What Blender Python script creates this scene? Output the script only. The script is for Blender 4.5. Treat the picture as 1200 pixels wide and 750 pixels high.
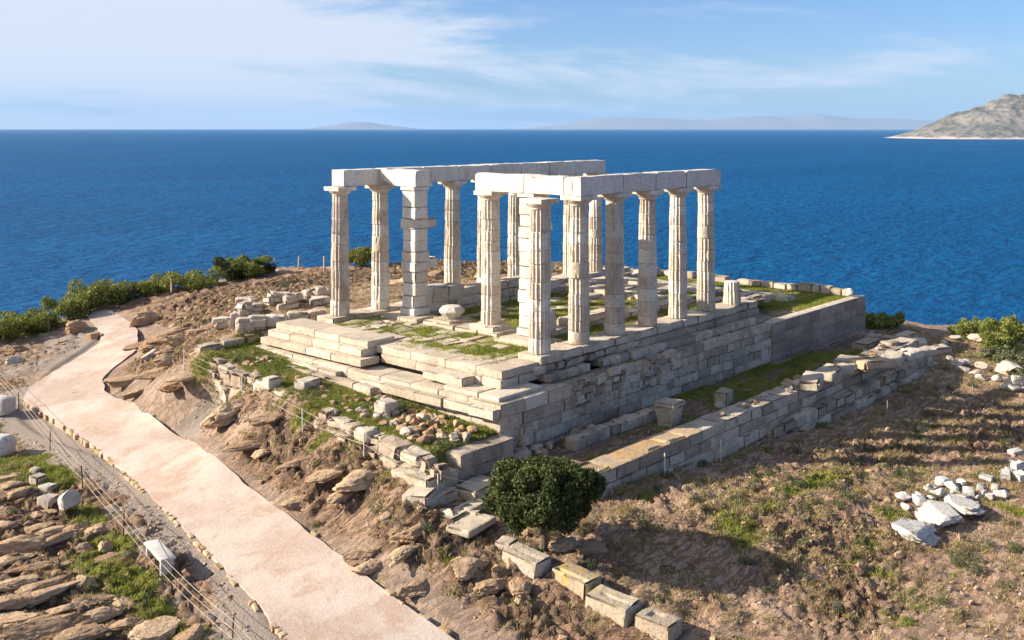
import bpy, math, random
import numpy as np
from math import radians as R, sin, cos, pi

for o in list(bpy.data.objects): bpy.data.objects.remove(o)
SC = bpy.context.scene
COL = SC.collection

# ------------------------------------------------------------------ camera, sky, sun, exposure
CX, CY, CZ, YAW, FPX, VH = -31.159, -26.168, 8.888, 0.725536, 1203.8, 150.0
cd = bpy.data.cameras.new('camera'); cam = bpy.data.objects.new('camera', cd); COL.objects.link(cam)
cam.location = (CX, CY, CZ); cam.rotation_euler = (pi/2, 0, YAW - pi/2)
cd.sensor_width = 36.0; cd.lens = 36.0*FPX/1200.0; cd.shift_y = -(375.0-VH)/1200.0
cd.clip_start = 0.5; cd.clip_end = 200000
SC.camera = cam

SUN_EL, SUN_L = R(25.5), (0.70, -0.714)          # elevation; ground direction the light travels
sd = bpy.data.lights.new('sun', 'SUN'); so = bpy.data.objects.new('sun', sd); COL.objects.link(so)
sd.energy = 5.0; sd.angle = R(0.5); sd.color = (1.0, 0.91, 0.77)
ln = math.hypot(*SUN_L); LX, LY = SUN_L[0]/ln, SUN_L[1]/ln
so.rotation_euler = (pi/2 - SUN_EL, 0, math.atan2(-LX, LY) + 0.0)
so.location = (0, 0, 60)

W = bpy.data.worlds.new('World'); SC.world = W; W.use_nodes = True
nt = W.node_tree; nt.nodes.clear()
def wn(t, **k):
    n = nt.nodes.new(t)
    for a, b in k.items(): setattr(n, a, b)
    return n
out = wn('ShaderNodeOutputWorld'); bg = wn('ShaderNodeBackground'); bg.inputs['Strength'].default_value = 0.052
sky = wn('ShaderNodeTexSky', sky_type='NISHITA'); sky.sun_disc = False
sky.sun_elevation = SUN_EL; sky.sun_rotation = math.atan2(-LX, -LY); sky.altitude = 70
sky.air_density = 1.0; sky.dust_density = 0.3; sky.ozone_density = 2.0
tc = wn('ShaderNodeTexCoord')
# thin high cloud: noise on the direction projected to a flat layer overhead
sep = wn('ShaderNodeSeparateXYZ'); nt.links.new(tc.outputs['Generated'], sep.inputs[0])
def wm(op, a, b=None, c=None, clamp=False):
    n = wn('ShaderNodeMath', operation=op); n.use_clamp = clamp
    for i, s in enumerate((a, b, c)):
        if s is None: continue
        if isinstance(s, (int, float)): n.inputs[i].default_value = s
        else: nt.links.new(s, n.inputs[i])
    return n.outputs[0]
zz = wm('ADD', wm('MAXIMUM', sep.outputs[2], 0.0), 0.075)
px_, py_ = wm('DIVIDE', sep.outputs[0], zz), wm('DIVIDE', sep.outputs[1], zz)
cmb = wn('ShaderNodeCombineXYZ'); nt.links.new(px_, cmb.inputs[0]); nt.links.new(py_, cmb.inputs[1])
mp = wn('ShaderNodeMapping'); nt.links.new(cmb.outputs[0], mp.inputs[0])
mp.inputs['Rotation'].default_value = (0, 0, R(-62)); mp.inputs['Scale'].default_value = (0.20, 0.30, 1); mp.inputs['Location'].default_value = (1.35, 0.55, 0)
n1 = wn('ShaderNodeTexNoise'); n1.inputs['Scale'].default_value = 1.1; n1.inputs['Detail'].default_value = 9; n1.inputs['Roughness'].default_value = 0.63; n1.inputs['Distortion'].default_value = 0.35
nt.links.new(mp.outputs[0], n1.inputs[0])
# more cloud towards the sun (left of the view: azimuth about 110 deg)
az = wm('ADD', wm('MULTIPLY', sep.outputs[0], -0.55), wm('MULTIPLY', sep.outputs[1], 0.62))
cl = wm('ADD', n1.outputs['Fac'], wm('MULTIPLY', az, 0.42))
mr = wn('ShaderNodeMapRange'); nt.links.new(cl, mr.inputs[0])
mr.inputs[1].default_value = 0.44; mr.inputs[2].default_value = 0.61; mr.interpolation_type = 'SMOOTHSTEP'
mixc = wn('ShaderNodeMix', data_type='RGBA'); nt.links.new(wm('MULTIPLY', mr.outputs[0], 0.88), mixc.inputs[0])
tn_ = wn('ShaderNodeMix', data_type='RGBA', blend_type='MULTIPLY'); tn_.inputs[0].default_value = 1; nt.links.new(sky.outputs[0], tn_.inputs[6]); tn_.inputs[7].default_value = (.74, .95, 1.36, 1)
nt.links.new(tn_.outputs[2], mixc.inputs[6]); mixc.inputs[7].default_value = (7.3, 7.6, 8.3, 1)
nt.links.new(mixc.outputs[2], bg.inputs[0]); nt.links.new(bg.outputs[0], out.inputs[0])

vs = SC.view_settings; vs.view_transform = 'Standard'; vs.look = 'None'; vs.gamma = 1; vs.use_curve_mapping = False
vs.exposure = 1.15
SC.display_settings.display_device = 'sRGB'
SC.cycles.volume_bounces = 0; SC.cycles.max_bounces = 6; SC.cycles.transparent_max_bounces = 6
SC.cycles.use_denoising = True

# ------------------------------------------------------------------ noise
def _hash(ix, iy, iz, seed):
    h = (ix.astype(np.int64)*374761393 + iy.astype(np.int64)*668265263 + iz.astype(np.int64)*2147483647 + seed*974634777) & 0xFFFFFFFF
    h = ((h ^ (h >> 13))*1274126177) & 0xFFFFFFFF
    h = ((h ^ (h >> 15))*2246822519) & 0xFFFFFFFF
    return ((h ^ (h >> 16)) & 0xFFFFFF)/float(0xFFFFFF)
def vn(x, y, z=0.0, seed=0):
    x, y = np.asarray(x, float), np.asarray(y, float); z = np.zeros_like(x)+z
    ix, iy, iz = np.floor(x), np.floor(y), np.floor(z)
    fx, fy, fz = x-ix, y-iy, z-iz
    fx, fy, fz = [t*t*t*(t*(t*6-15)+10) for t in (fx, fy, fz)]
    def g(a, b, c): return _hash(ix+a, iy+b, iz+c, seed)
    def l(a, b, t): return a+(b-a)*t
    r = l(l(l(g(0,0,0), g(1,0,0), fx), l(g(0,1,0), g(1,1,0), fx), fy),
          l(l(g(0,0,1), g(1,0,1), fx), l(g(0,1,1), g(1,1,1), fx), fy), fz)
    return r*2-1
def fbm(x, y, z=0.0, seed=0, octv=4, gain=0.5, lac=2.03):
    s, a, t = 0, 1.0, 0
    for k in range(octv):
        s = s + a*vn(np.asarray(x)*lac**k, np.asarray(y)*lac**k, np.asarray(z)*lac**k, seed+k*17); t += a; a *= gain
    return s/t
def sstep(a, b, x):
    t = np.clip((x-a)/(b-a), 0, 1); return t*t*(3-2*t)

# ------------------------------------------------------------------ from a sight line of the survey camera to a place on the land
FX, FY = cos(YAW), sin(YAW); RX, RY = sin(YAW), -cos(YAW)
def at(u, v, z):
    d = FPX*(CZ-z)/(v-VH); r = (u-600.0)*d/FPX
    return (CX+d*FX+r*RX, CY+d*FY+r*RY, z)

# ------------------------------------------------------------------ land heights
CTRL_PX = [(30,470,-3.9),(115,465,-3.6),(60,440,-3.55),(130,400,-3.2),(120,368,-2.9),(20,410,-3.7),(0,440,-3.9),
 (145,470,-3.5),(190,497,-3.5),(160,405,-3.05),(112,450,-3.45),(224,518,-3.5),(300,575,-3.65),(380,638,-3.9),(459,705,-4.2),(537,750,-4.45),
 (123,533,-4.0),(224,627,-4.2),(300,709,-4.45),(188,660,-4.35),(97,572,-4.2),(20,540,-4.1),(20,640,-4.2),(60,740,-4.3),(200,740,-4.6),
 (240,430,-1.4),(330,480,-1.85),(420,525,-2.22),(490,590,-2.95),(455,560,-2.62),(215,432,-1.6),(283,461,-1.95),(355,505,-2.3),(427,537,-2.6),(510,600,-3.3),
 (250,480,-2.9),(330,545,-3.2),(420,600,-3.5),(545,610,-3.5),(500,680,-3.95),
 (60,380,-3.1),(103,350,-2.6),(176,345,-2.2),(227,337,-2.0),(280,324,-1.7),(322,317,-1.5),(380,315,-1.4),(450,312,-1.3),(520,312,-1.2),(600,315,-1.2),
 (200,390,-2.2),(250,370,-1.75),(300,345,-1.5),(370,340,-1.2),(170,400,-2.7),(270,388,-0.95),(350,372,-0.6),
 (637,645,-3.95),(612,668,-4.0),(680,690,-4.25),(715,720,-4.45),(770,742,-4.65),(800,750,-4.7),
 (702,580,-3.7),(780,560,-3.95),(845,542,-4.15),(905,520,-4.35),(1000,492,-4.6),(1107,470,-4.75),(1140,458,-4.75),
 (780,640,-4.2),(850,600,-4.1),(920,600,-4.2),(950,575,-4.35),(980,655,-4.6),(1070,635,-4.85),(900,690,-4.6),(1000,740,-4.95),(1199,749,-5.0),(1190,600,-4.75),(1190,530,-4.75),(1080,525,-4.65),(1120,690,-4.9),
 (1030,390,-3.5),(1100,395,-3.9),(1160,400,-4.2),(1150,430,-4.5),(1199,455,-4.8)]
CTRL = [at(*p) for p in CTRL_PX] + [(3,15,-.5),(10,15.5,-.6),(20,16,-.8),(28,16,-1.2),(10,24,-1.0),(22,24,-1.6),(0,22,-.95),
  (-1,-5.6,-3.75),(-25,-10,-4.6),(-30,-26,-5.5),(-15,-26,-5.6),(5,-30,-5.8),(25,-25,-6),(-40,0,-5.0),(-35,20,-4.8),(45,-14,-5.5),(38,-4,-4.4)]
CTRL = np.array(CTRL)
def _tps(d2): return np.where(d2 > 1e-9, 0.5*d2*np.log(np.maximum(d2, 1e-9)), 0)
_n = len(CTRL)
_K = _tps(((CTRL[:, None, :2]-CTRL[None, :, :2])**2).sum(2)) + np.eye(_n)*0.25
_Pm = np.c_[np.ones(_n), CTRL[:, :2]]
_A = np.block([[_K, _Pm], [_Pm.T, np.zeros((3, 3))]])
_w = np.linalg.solve(_A, np.r_[CTRL[:, 2], 0, 0, 0])
def base_h(x, y):
    x, y = np.asarray(x, float), np.asarray(y, float); s = _w[_n]+_w[_n+1]*x+_w[_n+2]*y
    for i in range(_n): s = s+_w[i]*_tps((x-CTRL[i, 0])**2+(y-CTRL[i, 1])**2)
    return s
def land(u, v):                                     # where that sight line meets the smooth land
    z = -3.0
    for _ in range(30):
        p = at(u, v, z); zn = float(base_h(p[0], p[1])); z += 0.6*(min(max(zn, -9), 1)-z)
    return np.array(at(u, v, z))

# edge of the headland (cliff line), anticlockwise from the camera side
EDGE = np.array([(-75,-60),(60,-60),(72,-30),(58,-12),(45,-3.5),(37,-1.0),(33.5,2),(31.5,7),(30.5,12),(30,18)]+[at(*q)[:2] for q in
  ((600,309,-1.2),(520,307,-1.2),(450,309,-1.3),(380,312,-1.4),(322,314.5,-1.58),(280,321,-1.75),(227,333,-1.95),(176,341,-2.2),(140,347,-2.35),(103,352,-2.6),(60,374,-3.0),(0,388,-3.4))]+[(-14,34),(-25,37),(-50,44),(-75,46)], float)
def edge_dist(x, y):                                 # signed: >0 outside the headland
    d = np.full(np.shape(x), 1e9); ins = np.zeros(np.shape(x), bool)
    n = len(EDGE)
    for i in range(n):
        a, b = EDGE[i], EDGE[(i+1) % n]; ab = b-a
        t = np.clip(((x-a[0])*ab[0]+(y-a[1])*ab[1])/(ab@ab), 0, 1)
        d = np.minimum(d, np.hypot(x-a[0]-t*ab[0], y-a[1]-t*ab[1]))
        c = (a[1] > y) != (b[1] > y)
        with np.errstate(divide='ignore', invalid='ignore'):
            xx = (b[0]-a[0])*(y-a[1])/(b[1]-a[1])+a[0]
        ins ^= c & (x < xx)
    return np.where(ins, -d, d)

# the path: left and right edges along its length
def pl(pts): return np.array([land(u, v) for u, v in pts])
PATH_L = pl([(112,364),(103,374),(117,388),(118,402),(95,418),(60,438),(28,462),(26,470),(75,500),(123,533),(172,578),(224,627),(269,675),(300,709),(340,752),(400,815)])
PATH_R = pl([(128,364),(139,370),(162,385),(160,410),(138,428),(120,445),(122,458),(138,471),(187,497),(224,518.5),(263,546),(302,578),(380,638),(459,705),(537,751),(640,838)])
def resample(P, n):
    s = np.r_[0, np.cumsum(np.linalg.norm(np.diff(P[:, :2], axis=0), axis=1))]; t = np.linspace(0, s[-1], n)
    return np.c_[[np.interp(t, s, P[:, k]) for k in range(3)]].T
def smooth(P, it=2):
    for _ in range(it):
        Q = P.copy(); Q[1:-1] = .25*P[:-2]+.5*P[1:-1]+.25*P[2:]; P = Q
    return P
def along(P, m=12):                                  # keep the pairs of left and right points matched
    n = len(P); return smooth(np.array([P[min(int(i), n-2)]*(1-(i-min(int(i), n-2)))+P[min(int(i), n-2)+1]*(i-min(int(i), n-2)) for i in np.linspace(0, n-1, (n-1)*m+1)]), 9)
PL, PR = along(PATH_L), along(PATH_R)
PC = (PL+PR)/2; PW = np.linalg.norm((PL-PR)[:, :2], axis=1)/2
def path_dist(x, y):                                 # <0 on the path
    d = np.full(np.shape(x), 1e9)
    for i in range(0, len(PC), 2):
        d = np.minimum(d, np.hypot(x-PC[i, 0], y-PC[i, 1])-PW[i])
    return d

def strip_left(x, y, w):                              # the gravel walk along the path's left edge
    dl = np.full(np.shape(x), 1e9); dr = dl.copy()
    for i in range(80, len(PL), 2):
        dl = np.minimum(dl, np.hypot(x-PL[i, 0], y-PL[i, 1])); dr = np.minimum(dr, np.hypot(x-PR[i, 0], y-PR[i, 1]))
    return (dl < dr)*(1-sstep(w, w+.5, dl+.35*vn(x*.8, y*.8, 0, 19)))

# zones of the ground: (u, v, radius x, radius y, strength)
def zone(x, y, Z):
    m = np.zeros(np.shape(x))
    for (cx, cy, rx, ry, s) in Z:
        q = ((x-cx)/rx)**2+((y-cy)/ry)**2
        m = np.maximum(m, s*np.exp(-q*1.2))
    return m
def zl(L, k=1.0): return [tuple(land(u, v)[:2])+(rx*k, ry*k, s) for (u, v, rx, ry, s) in L]
ROCK_Z = zl([(270,480,2.2,1.3,1),(400,545,2.6,1.5,1),(330,575,2.0,1,1),(290,530,2.0,.8,.9),(470,600,1.4,1,.7),(480,640,2.2,1.0,1),(440,660,1.6,.8,.9),(180,400,4.5,3,1),(150,440,2.6,1.5,.9),(170,460,3,1.2,.9),(200,425,3,2,.9),
   (300,340,14,7,.8),(250,365,8,5,.8),(420,325,14,6,.7),(90,362,2.5,2,.9),(60,690,5,3.4,1),(20,640,4,3,1),(90,720,4,2.5,1),(60,600,4,2.5,.9),(560,680,2.2,1.3,.9),(610,720,2,1.2,.7),(520,700,1.6,1,.6),(700,700,2,1.2,.5),
   (960,650,3.2,1.8,.5),(1000,700,2,1.2,.6),(1060,600,3,1.5,.4),(1150,500,5,2,.7),(560,320,10,5,.9),(330,520,2,1,.9),(420,580,2,1,.9),(380,570,2,1.2,.8),(170,440,3,2,1),(520,650,1.5,1,.7),(1000,540,5,1.6,.6)], 1.3)
CLOD_Z = zl([(850,600,5,2.6,1),(780,600,4,2.4,1),(930,640,3.5,2.4,1),(900,580,4.5,2.2,1),(980,610,4,2.5,.9),(720,620,2.6,2,.8),(1040,540,6,2,.6),(820,690,2.5,1.6,.9),(1180,680,3,2.4,.5)])
GRASS_Z = zl([(60,560,1.3,2.0,1),(100,600,1.2,2.0,1),(130,640,1.3,2.0,1),(165,680,1.3,2.0,1),(200,715,1.3,2.2,1),(235,750,1.3,2.0,1),(15,500,2.5,2,1),(110,690,1.4,1.0,.7),(15,660,1.2,1,.7),(60,650,1,.7,.6),(930,575,2.4,.9,.8),(985,560,2,.8,.8),(900,560,1.6,.8,.6),(880,640,1.5,1,.6),(940,690,2.2,1,.55),(860,600,1.2,.8,.6),(1020,640,1.6,.9,.6),(1080,700,2,1.2,.5),(1150,560,2,1,.5),(760,610,1.2,.7,.55),(820,590,1.2,.7,.5),(270,560,.7,.5,.6),(240,500,.8,.5,.7),(310,490,1.5,.5,.8),(455,555,1.2,.4,.7),(640,660,1.2,.6,.5),(40,545,2.2,2.6,1),(30,510,2.2,1.8,1),(120,660,1.6,2.6,.95),(160,690,1.5,2.6,.95),(90,610,1.6,1.5,.8),(210,735,1.2,1.8,.8),(20,690,1.5,1,.6),
   (350,495,1.4,.8,.9),(260,445,2.2,.7,.9),(410,525,1.4,.6,.8),(385,510,1.2,.7,.8),(300,560,.8,.6,.5),(350,610,.5,.8,.6),
   (530,665,.5,.7,.9),(900,600,2.0,1.1,.7),(870,620,1.6,1.2,.65),(960,565,2.2,.9,.9),(1040,605,.9,1.4,.8),(1000,660,2.6,1.2,.5),(1130,660,1.8,.8,.6),(1195,600,1,1.5,.8),(1190,410,5,3,.8),(1160,415,4,2,.6),(30,388,5,2.5,.9),
   (270,395,4,1.2,.6),(1130,520,2,1,.5),(820,650,1.5,1.2,.35),(1180,500,2,1,.5)])
GRAVEL_Z = zl([(110,560,1.3,4.5,1),(170,640,1.4,4.5,1),(240,720,1.5,4,1),(60,500,1.2,3,.9),(60,410,7,4,1),(230,505,2.5,1.8,.9),(30,430,4,3,1)])

def wall_x(y): return np.interp(y, [-2.6, 2.4, 7.0, 14.3], [-7.75, -7.25, -6.95, -6.3])   # outer line of the east terrace
def terrace_e(y): return -1.05-1.0*np.clip((13.8-y)/15.5, 0, 1)
def height(x, y, detail=True):
    x, y = np.asarray(x, float), np.asarray(y, float)
    h = base_h(x, y)
    pd = path_dist(x, y); nearp = sstep(0.0, 1.1, pd)
    out = {}
    rock = np.clip(zone(x, y, ROCK_Z), 0, 1); clod = zone(x, y, CLOD_Z); grass = zone(x, y, GRASS_Z); gravel = zone(x, y, GRAVEL_Z)
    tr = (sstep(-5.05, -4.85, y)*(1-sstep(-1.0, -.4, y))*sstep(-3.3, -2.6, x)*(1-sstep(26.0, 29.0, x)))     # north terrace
    te = sstep(wall_x(y)+.15, wall_x(y)+.35, x)*(1-sstep(0, 1, x))*sstep(-1.5, -1.3, y)*(1-sstep(13.9, 14.6, y))           # east terrace
    if detail:
        ax = x+0.9*vn(x*.35, y*.35, 3.0, 5); ay = y+0.5*vn(x*.3, y*.3, 9.0, 6)
        n = fbm(ax*.24, ay*1.0, 0, 11, 4, .55)*0.5+0.5
        s = n*9.0; fr = s-np.floor(s)
        stair = np.floor(s)+sstep(0.70, 1.0, fr)
        rm = np.clip(rock*(0.75+0.9*fbm(x*.5, y*.5, 2, 21, 3)+.35), 0, 1)*nearp
        led = (stair-s+0.35)*0.62*rm
        crk = np.abs(fbm(x*.9+y*.25, y*.9, 5, 41, 3)); led = led-0.16*rm*(1-sstep(0, .06, crk))
        cl = np.abs(fbm(x*1.1, y*1.3, 4, 31, 4, .6)); cl2 = np.abs(fbm(x*2.6, y*2.6, 7, 33, 3, .6))
        h = h + 0.16*fbm(x*.22, y*.22, 0, 51, 3)*nearp + led
        cl3 = fbm(x*4.2, y*4.2, 2, 35, 2)
        h = h + clod*(0.40*(0.35-cl)+.30*(.3-cl2)+.05*cl3+.10*np.maximum(fbm(x*1.9, y*1.9, 6, 37, 3), 0)) + nearp*0.055*fbm(x*2.2, y*2.2, 0, 61, 3) + (0.032+.05*rm)*fbm(x*5.5, y*5.5, 0, 71, 2)*nearp
        out['rock'] = np.clip(rm*1.25*(0.35+0.65*sstep(.2, .75, fbm(x*.8, y*1.6, 1, 81, 3)*.5+.55)), 0, 1)
        gm = np.maximum(grass*1.5+0.55*fbm(x*.7, y*.9, 3, 91, 4)-.42-.35*rock, 1.6*(fbm(x*.55, y*.8, 8, 93, 4)-.36)*sstep(-2, -6, y)*sstep(-9, -2, x))
        out['grass'] = np.clip(gm, 0, 1)*nearp
    # terraces and the temple's own ground
    ht = -3.02+0.06*fbm(x*.8, y*.8, 0, 12, 3)-.15*sstep(14, 26, x)
    h = h*(1-tr)+ht*tr
    he = terrace_e(y)+0.07*fbm(x*.9, y*.9, 0, 13, 3)
    h = h*(1-te)+he*te
    ins = sstep(-3.3, -3.0, x)*(1-sstep(27.2, 27.6, x))*sstep(-.9, -.6, y)*(1-sstep(13.0, 13.3, y))
    h = h*(1-ins)+(-1.7)*ins
    if detail:
        gt = np.clip((fbm(x*.55, y*.7, 3, 95, 4)+.32)*2.2, 0, 1)*(0.35+.65*sstep(2, 10, x))
        ge = np.clip((fbm(x*.8, y*.8, 3, 96, 4)+.62)*2.4, 0, 1)
        out['grass'] = out['grass']*(1-tr)*(1-te)+gt*tr+ge*te
        out['rock'] = out['rock']*(1-tr)*(1-te)
        out['grass'] = out['grass']*(1-.85*strip_left(x, y, 1.5)*(vn(x*1.3, y*1.3, 2, 77) < .55))
        out['gravel'] = np.clip(np.maximum(np.maximum(gravel, .45*(1-sstep(.3, 1.3, pd))), strip_left(x, y, 1.9)), 0, 1)*(1-te)*(1-tr)
        out['dark_soil'] = tr
    h = h-.14*sstep(-.22, -.6, pd)
    ed = edge_dist(x, y)
    h = h + 0.35*np.minimum(np.maximum(-ed-6, -6), 0)/6.0*0 - np.maximum(ed, 0)*1.25 - np.maximum(ed-1.5, 0)*0.35 + (np.clip(ed, 0, 8)*.22*fbm(x*.35, y*.35, h*.3, 14, 4) if detail else 0)
    out['cliff'] = sstep(0.2, 1.8, ed)
    h = np.maximum(h, -75)
    return h, out

# one sheet, fine where the photograph looks, coarse around
def axis(a0, a1, b0, b1, fine, grow=1.12):
    mid = np.arange(a0, a1, fine); lo, hi = [], []
    s, p = fine, a0
    while p > b0: s *= grow; p -= s; lo.append(p)
    s, p = fine, mid[-1]
    while p < b1: s *= grow; p += s; hi.append(p)
    return np.r_[lo[::-1], mid, hi]
GX = axis(-24, 34, -110, 110, 0.115); GY = axis(-19, 32, -100, 130, 0.115)
_gx, _gy = np.meshgrid(GX, GY, indexing='xy')
GH, GA = height(_gx, _gy)
def ground_z(x, y):
    i = np.clip(np.searchsorted(GX, x)-1, 0, len(GX)-2); j = np.clip(np.searchsorted(GY, y)-1, 0, len(GY)-2)
    tx = (x-GX[i])/(GX[i+1]-GX[i]); ty = (y-GY[j])/(GY[j+1]-GY[j])
    return (GH[j, i]*(1-tx)+GH[j, i+1]*tx)*(1-ty)+(GH[j+1, i]*(1-tx)+GH[j+1, i+1]*tx)*ty
def ground_a(k, x, y):
    i = np.clip(np.searchsorted(GX, x)-1, 0, len(GX)-2); j = np.clip(np.searchsorted(GY, y)-1, 0, len(GY)-2)
    return GA[k][j, i]
def on_land(u, v, dz=0):                             # where that sight line first meets the finished land
    ds = np.arange(20, 110, .05); r = (u-600.0)*ds/FPX
    x = CX+ds*FX+r*RX; y = CY+ds*FY+r*RY; z = CZ-(v-VH)*ds/FPX
    g = ground_z(x, y)+dz; k = np.nonzero(z <= g)[0]
    k = k[0] if len(k) else len(ds)-1
    return np.array((x[k], y[k], g[k]-dz))

# ------------------------------------------------------------------ materials
def newmat(name):
    m = bpy.data.materials.new(name); m.use_nodes = True; t = m.node_tree; t.nodes.clear(); return m, t
class T:
    def __init__(s, name):
        s.m, s.t = newmat(name); s.o = s.n('ShaderNodeOutputMaterial')
        s.b = s.n('ShaderNodeBsdfPrincipled'); s.l(s.b.outputs[0], s.o.inputs[0])
        s.b.inputs['Roughness'].default_value = .9; s.b.inputs['Specular IOR Level'].default_value = .2
        s.co = s.n('ShaderNodeTexCoord').outputs['Object']
        s.geo = s.n('ShaderNodeNewGeometry'); s.pos = s.geo.outputs['Position']
    def n(s, t, **k):
        n = s.t.nodes.new(t)
        for a, b in k.items(): setattr(n, a, b)
        return n
    def l(s, a, b): s.t.links.new(a, b)
    def put(s, sock, v):
        if isinstance(v, (int, float)): sock.default_value = v
        elif isinstance(v, tuple): sock.default_value = v if len(v) == len(sock.default_value) else (*v, 1)
        else: s.l(v, sock)
    def noise(s, scale, detail=4, rough=.55, dist=0, stretch=None, off=(0, 0, 0)):
        n = s.n('ShaderNodeTexNoise'); n.inputs['Scale'].default_value = scale; n.inputs['Detail'].default_value = detail
        n.inputs['Roughness'].default_value = rough; n.inputs['Distortion'].default_value = dist
        m = s.n('ShaderNodeMapping'); s.l(s.pos, m.inputs[0]); m.inputs['Scale'].default_value = stretch or (1, 1, 1); m.inputs['Location'].default_value = off
        s.l(m.outputs[0], n.inputs[0]); return n.outputs['Fac']
    def ramp(s, x, a, b):
        m = s.n('ShaderNodeMapRange'); m.interpolation_type = 'SMOOTHSTEP'; s.put(m.inputs[0], x); m.inputs[1].default_value = a; m.inputs[2].default_value = b; return m.outputs[0]
    def math(s, op, a, b=0.0):
        m = s.n('ShaderNodeMath', operation=op); s.put(m.inputs[0], a); s.put(m.inputs[1], b); return m.outputs[0]
    def mix(s, f, a, b, mode='MIX'):
        m = s.n('ShaderNodeMix', data_type='RGBA', blend_type=mode); s.put(m.inputs[0], f); s.put(m.inputs[6], a); s.put(m.inputs[7], b); return m.outputs[2]
    def attr(s, name): return s.n('ShaderNodeAttribute', attribute_name=name).outputs['Fac']
    def bump(s, h, strength, dist):
        b = s.n('ShaderNodeBump'); b.inputs['Strength'].default_value = strength; b.inputs['Distance'].default_value = dist; s.l(h, b.inputs['Height']); s.l(b.outputs[0], s.b.inputs['Normal'])
    def color(s, c): s.put(s.b.inputs['Base Color'], c)

def stone(name, light, mid, dark, patina, dk=.5, pat=.5, bumpd=.02, streak=True, fine=9.0, blue=None):
    t = T(name); tint = t.attr('tint')
    a = t.noise(1.1, 6, .62); b = t.noise(fine, 5, .65); c = t.noise(.55, 4, .6, 0, None, (7, 3, 1))
    col = t.mix(t.ramp(t.math('ADD', t.math('MULTIPLY', a, .55), t.math('MULTIPLY', tint, .7)), .30, .95), mid, light)
    st = t.noise(2.2, 5, .6, .3, (1, 1, .28) if streak else (1, 1, 1), (2, 9, 4))
    col = t.mix(t.math('MULTIPLY', t.ramp(st, .47, .70), pat), col, patina)
    col = t.mix(t.math('MULTIPLY', t.ramp(t.noise(3.1, 7, .7, .2, (1, 1, .6) if streak else None, (5, 5, 8)), .54, .72), dk), col, dark)
    col = t.mix(t.math('MULTIPLY', t.ramp(b, .50, .70), .55), col, dark)
    col = t.mix(t.math('MULTIPLY', t.ramp(t.noise(4.3, 5, .6, .1, None, (1, 8, 3)), .56, .72), .45), col, light)
    col = t.mix(t.math('MULTIPLY', t.ramp(t.noise(.42, 6, .68, .4, (1, 1, .4), (3, 8, 2)), .50, .70), dk*.75), col, dark)
    t.color(col)
    h = t.math('ADD', t.math('MULTIPLY', a, .5), t.math('ADD', t.math('MULTIPLY', b, .5), t.math('MULTIPLY', t.noise(28, 4, .6), .25)))
    t.bump(h, .8, bumpd)
    return t.m
M = {}
M['column'] = stone('column_marble', (.70,.635,.54), (.55,.465,.365), (.16,.135,.11), (.48,.33,.19), .55, .62, .06)
M['architrave'] = stone('architrave_marble', (.66,.61,.545), (.53,.475,.41), (.20,.175,.155), (.50,.37,.24), .42, .42, .06)
M['step'] = stone('step_marble', (.58,.495,.39), (.44,.36,.27), (.15,.12,.095), (.42,.29,.18), .55, .5, .06, False)
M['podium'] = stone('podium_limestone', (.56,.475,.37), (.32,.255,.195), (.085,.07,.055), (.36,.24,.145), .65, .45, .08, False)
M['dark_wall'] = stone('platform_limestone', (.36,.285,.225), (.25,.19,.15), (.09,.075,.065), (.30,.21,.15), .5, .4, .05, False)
M['rough'] = stone('rough_limestone', (.54,.46,.36), (.40,.32,.235), (.13,.105,.08), (.43,.28,.155), .6, .5, .12, False)
M['pale'] = stone('fallen_marble', (.60,.525,.44), (.47,.39,.31), (.18,.15,.12), (.48,.33,.22), .48, .4, .09, False)
M['white'] = stone('white_marble', (.60,.56,.51), (.43,.395,.355), (.17,.155,.145), (.42,.33,.26), .55, .4, .07, False)
M['ochre'] = stone('ochre_rock', (.48,.325,.195), (.35,.215,.12), (.11,.075,.05), (.42,.20,.085), .6, .5, .14, False, 6)
M['ledge'] = stone('schist_rock', (.56,.395,.245), (.40,.26,.155), (.12,.08,.052), (.47,.255,.12), .5, .55, .14, False, 7)
M['lichen'] = stone('lichen_block', (.50,.42,.31), (.42,.33,.22), (.17,.135,.10), (.50,.32,.06), .5, .85, .08, False)
M['orange_slab'] = stone('orange_slab', (.50,.39,.27), (.42,.30,.18), (.15,.12,.09), (.47,.27,.08), .5, .85, .1, False)

# ground
t = T('headland_soil')
g, rk, gv, cf, dks = [t.attr(k) for k in ('grass', 'rock', 'gravel', 'cliff', 'dark_soil')]
big = t.noise(.35, 5, .6); midn = t.noise(1.7, 6, .65, .3); fin = t.noise(11, 5, .7); vf = t.noise(45, 3, .6)
soil = t.mix(t.ramp(t.math('ADD', t.math('MULTIPLY', big, .6), t.math('MULTIPLY', t.noise(2.6, 6, .7, .3, None, (3, 6, 0)), .4)), .36, .62), (.40,.235,.15), (.62,.425,.295))
soil = t.mix(t.math('MULTIPLY', t.ramp(midn, .48, .75), .6), soil, (.30,.16,.095))
soil = t.mix(t.math('MULTIPLY', t.ramp(t.noise(.9, 6, .7, .4, None, (4, 4, 0)), .55, .75), .7), soil, (.46,.36,.22))
gravc = t.mix(t.ramp(fin, .3, .7), (.30,.235,.19), (.47,.395,.33))
col = t.mix(t.math('MULTIPLY', t.ramp(t.math('ADD', gv, t.math('MULTIPLY', midn, .4)), .50, .85), .95), soil, gravc)
bed = t.noise(1.5, 7, .68, .5, (.42, 1.9, 1.5), (2, 2, 2))
rockc = t.mix(t.ramp(t.noise(1.3, 6, .7, .3, (.35, 1.6, 1)), .32, .68), (.25,.15,.095), (.47,.315,.20))
rockc = t.mix(t.math('MULTIPLY', t.ramp(midn, .5, .66), .55), rockc, (.36,.19,.11))
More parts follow.
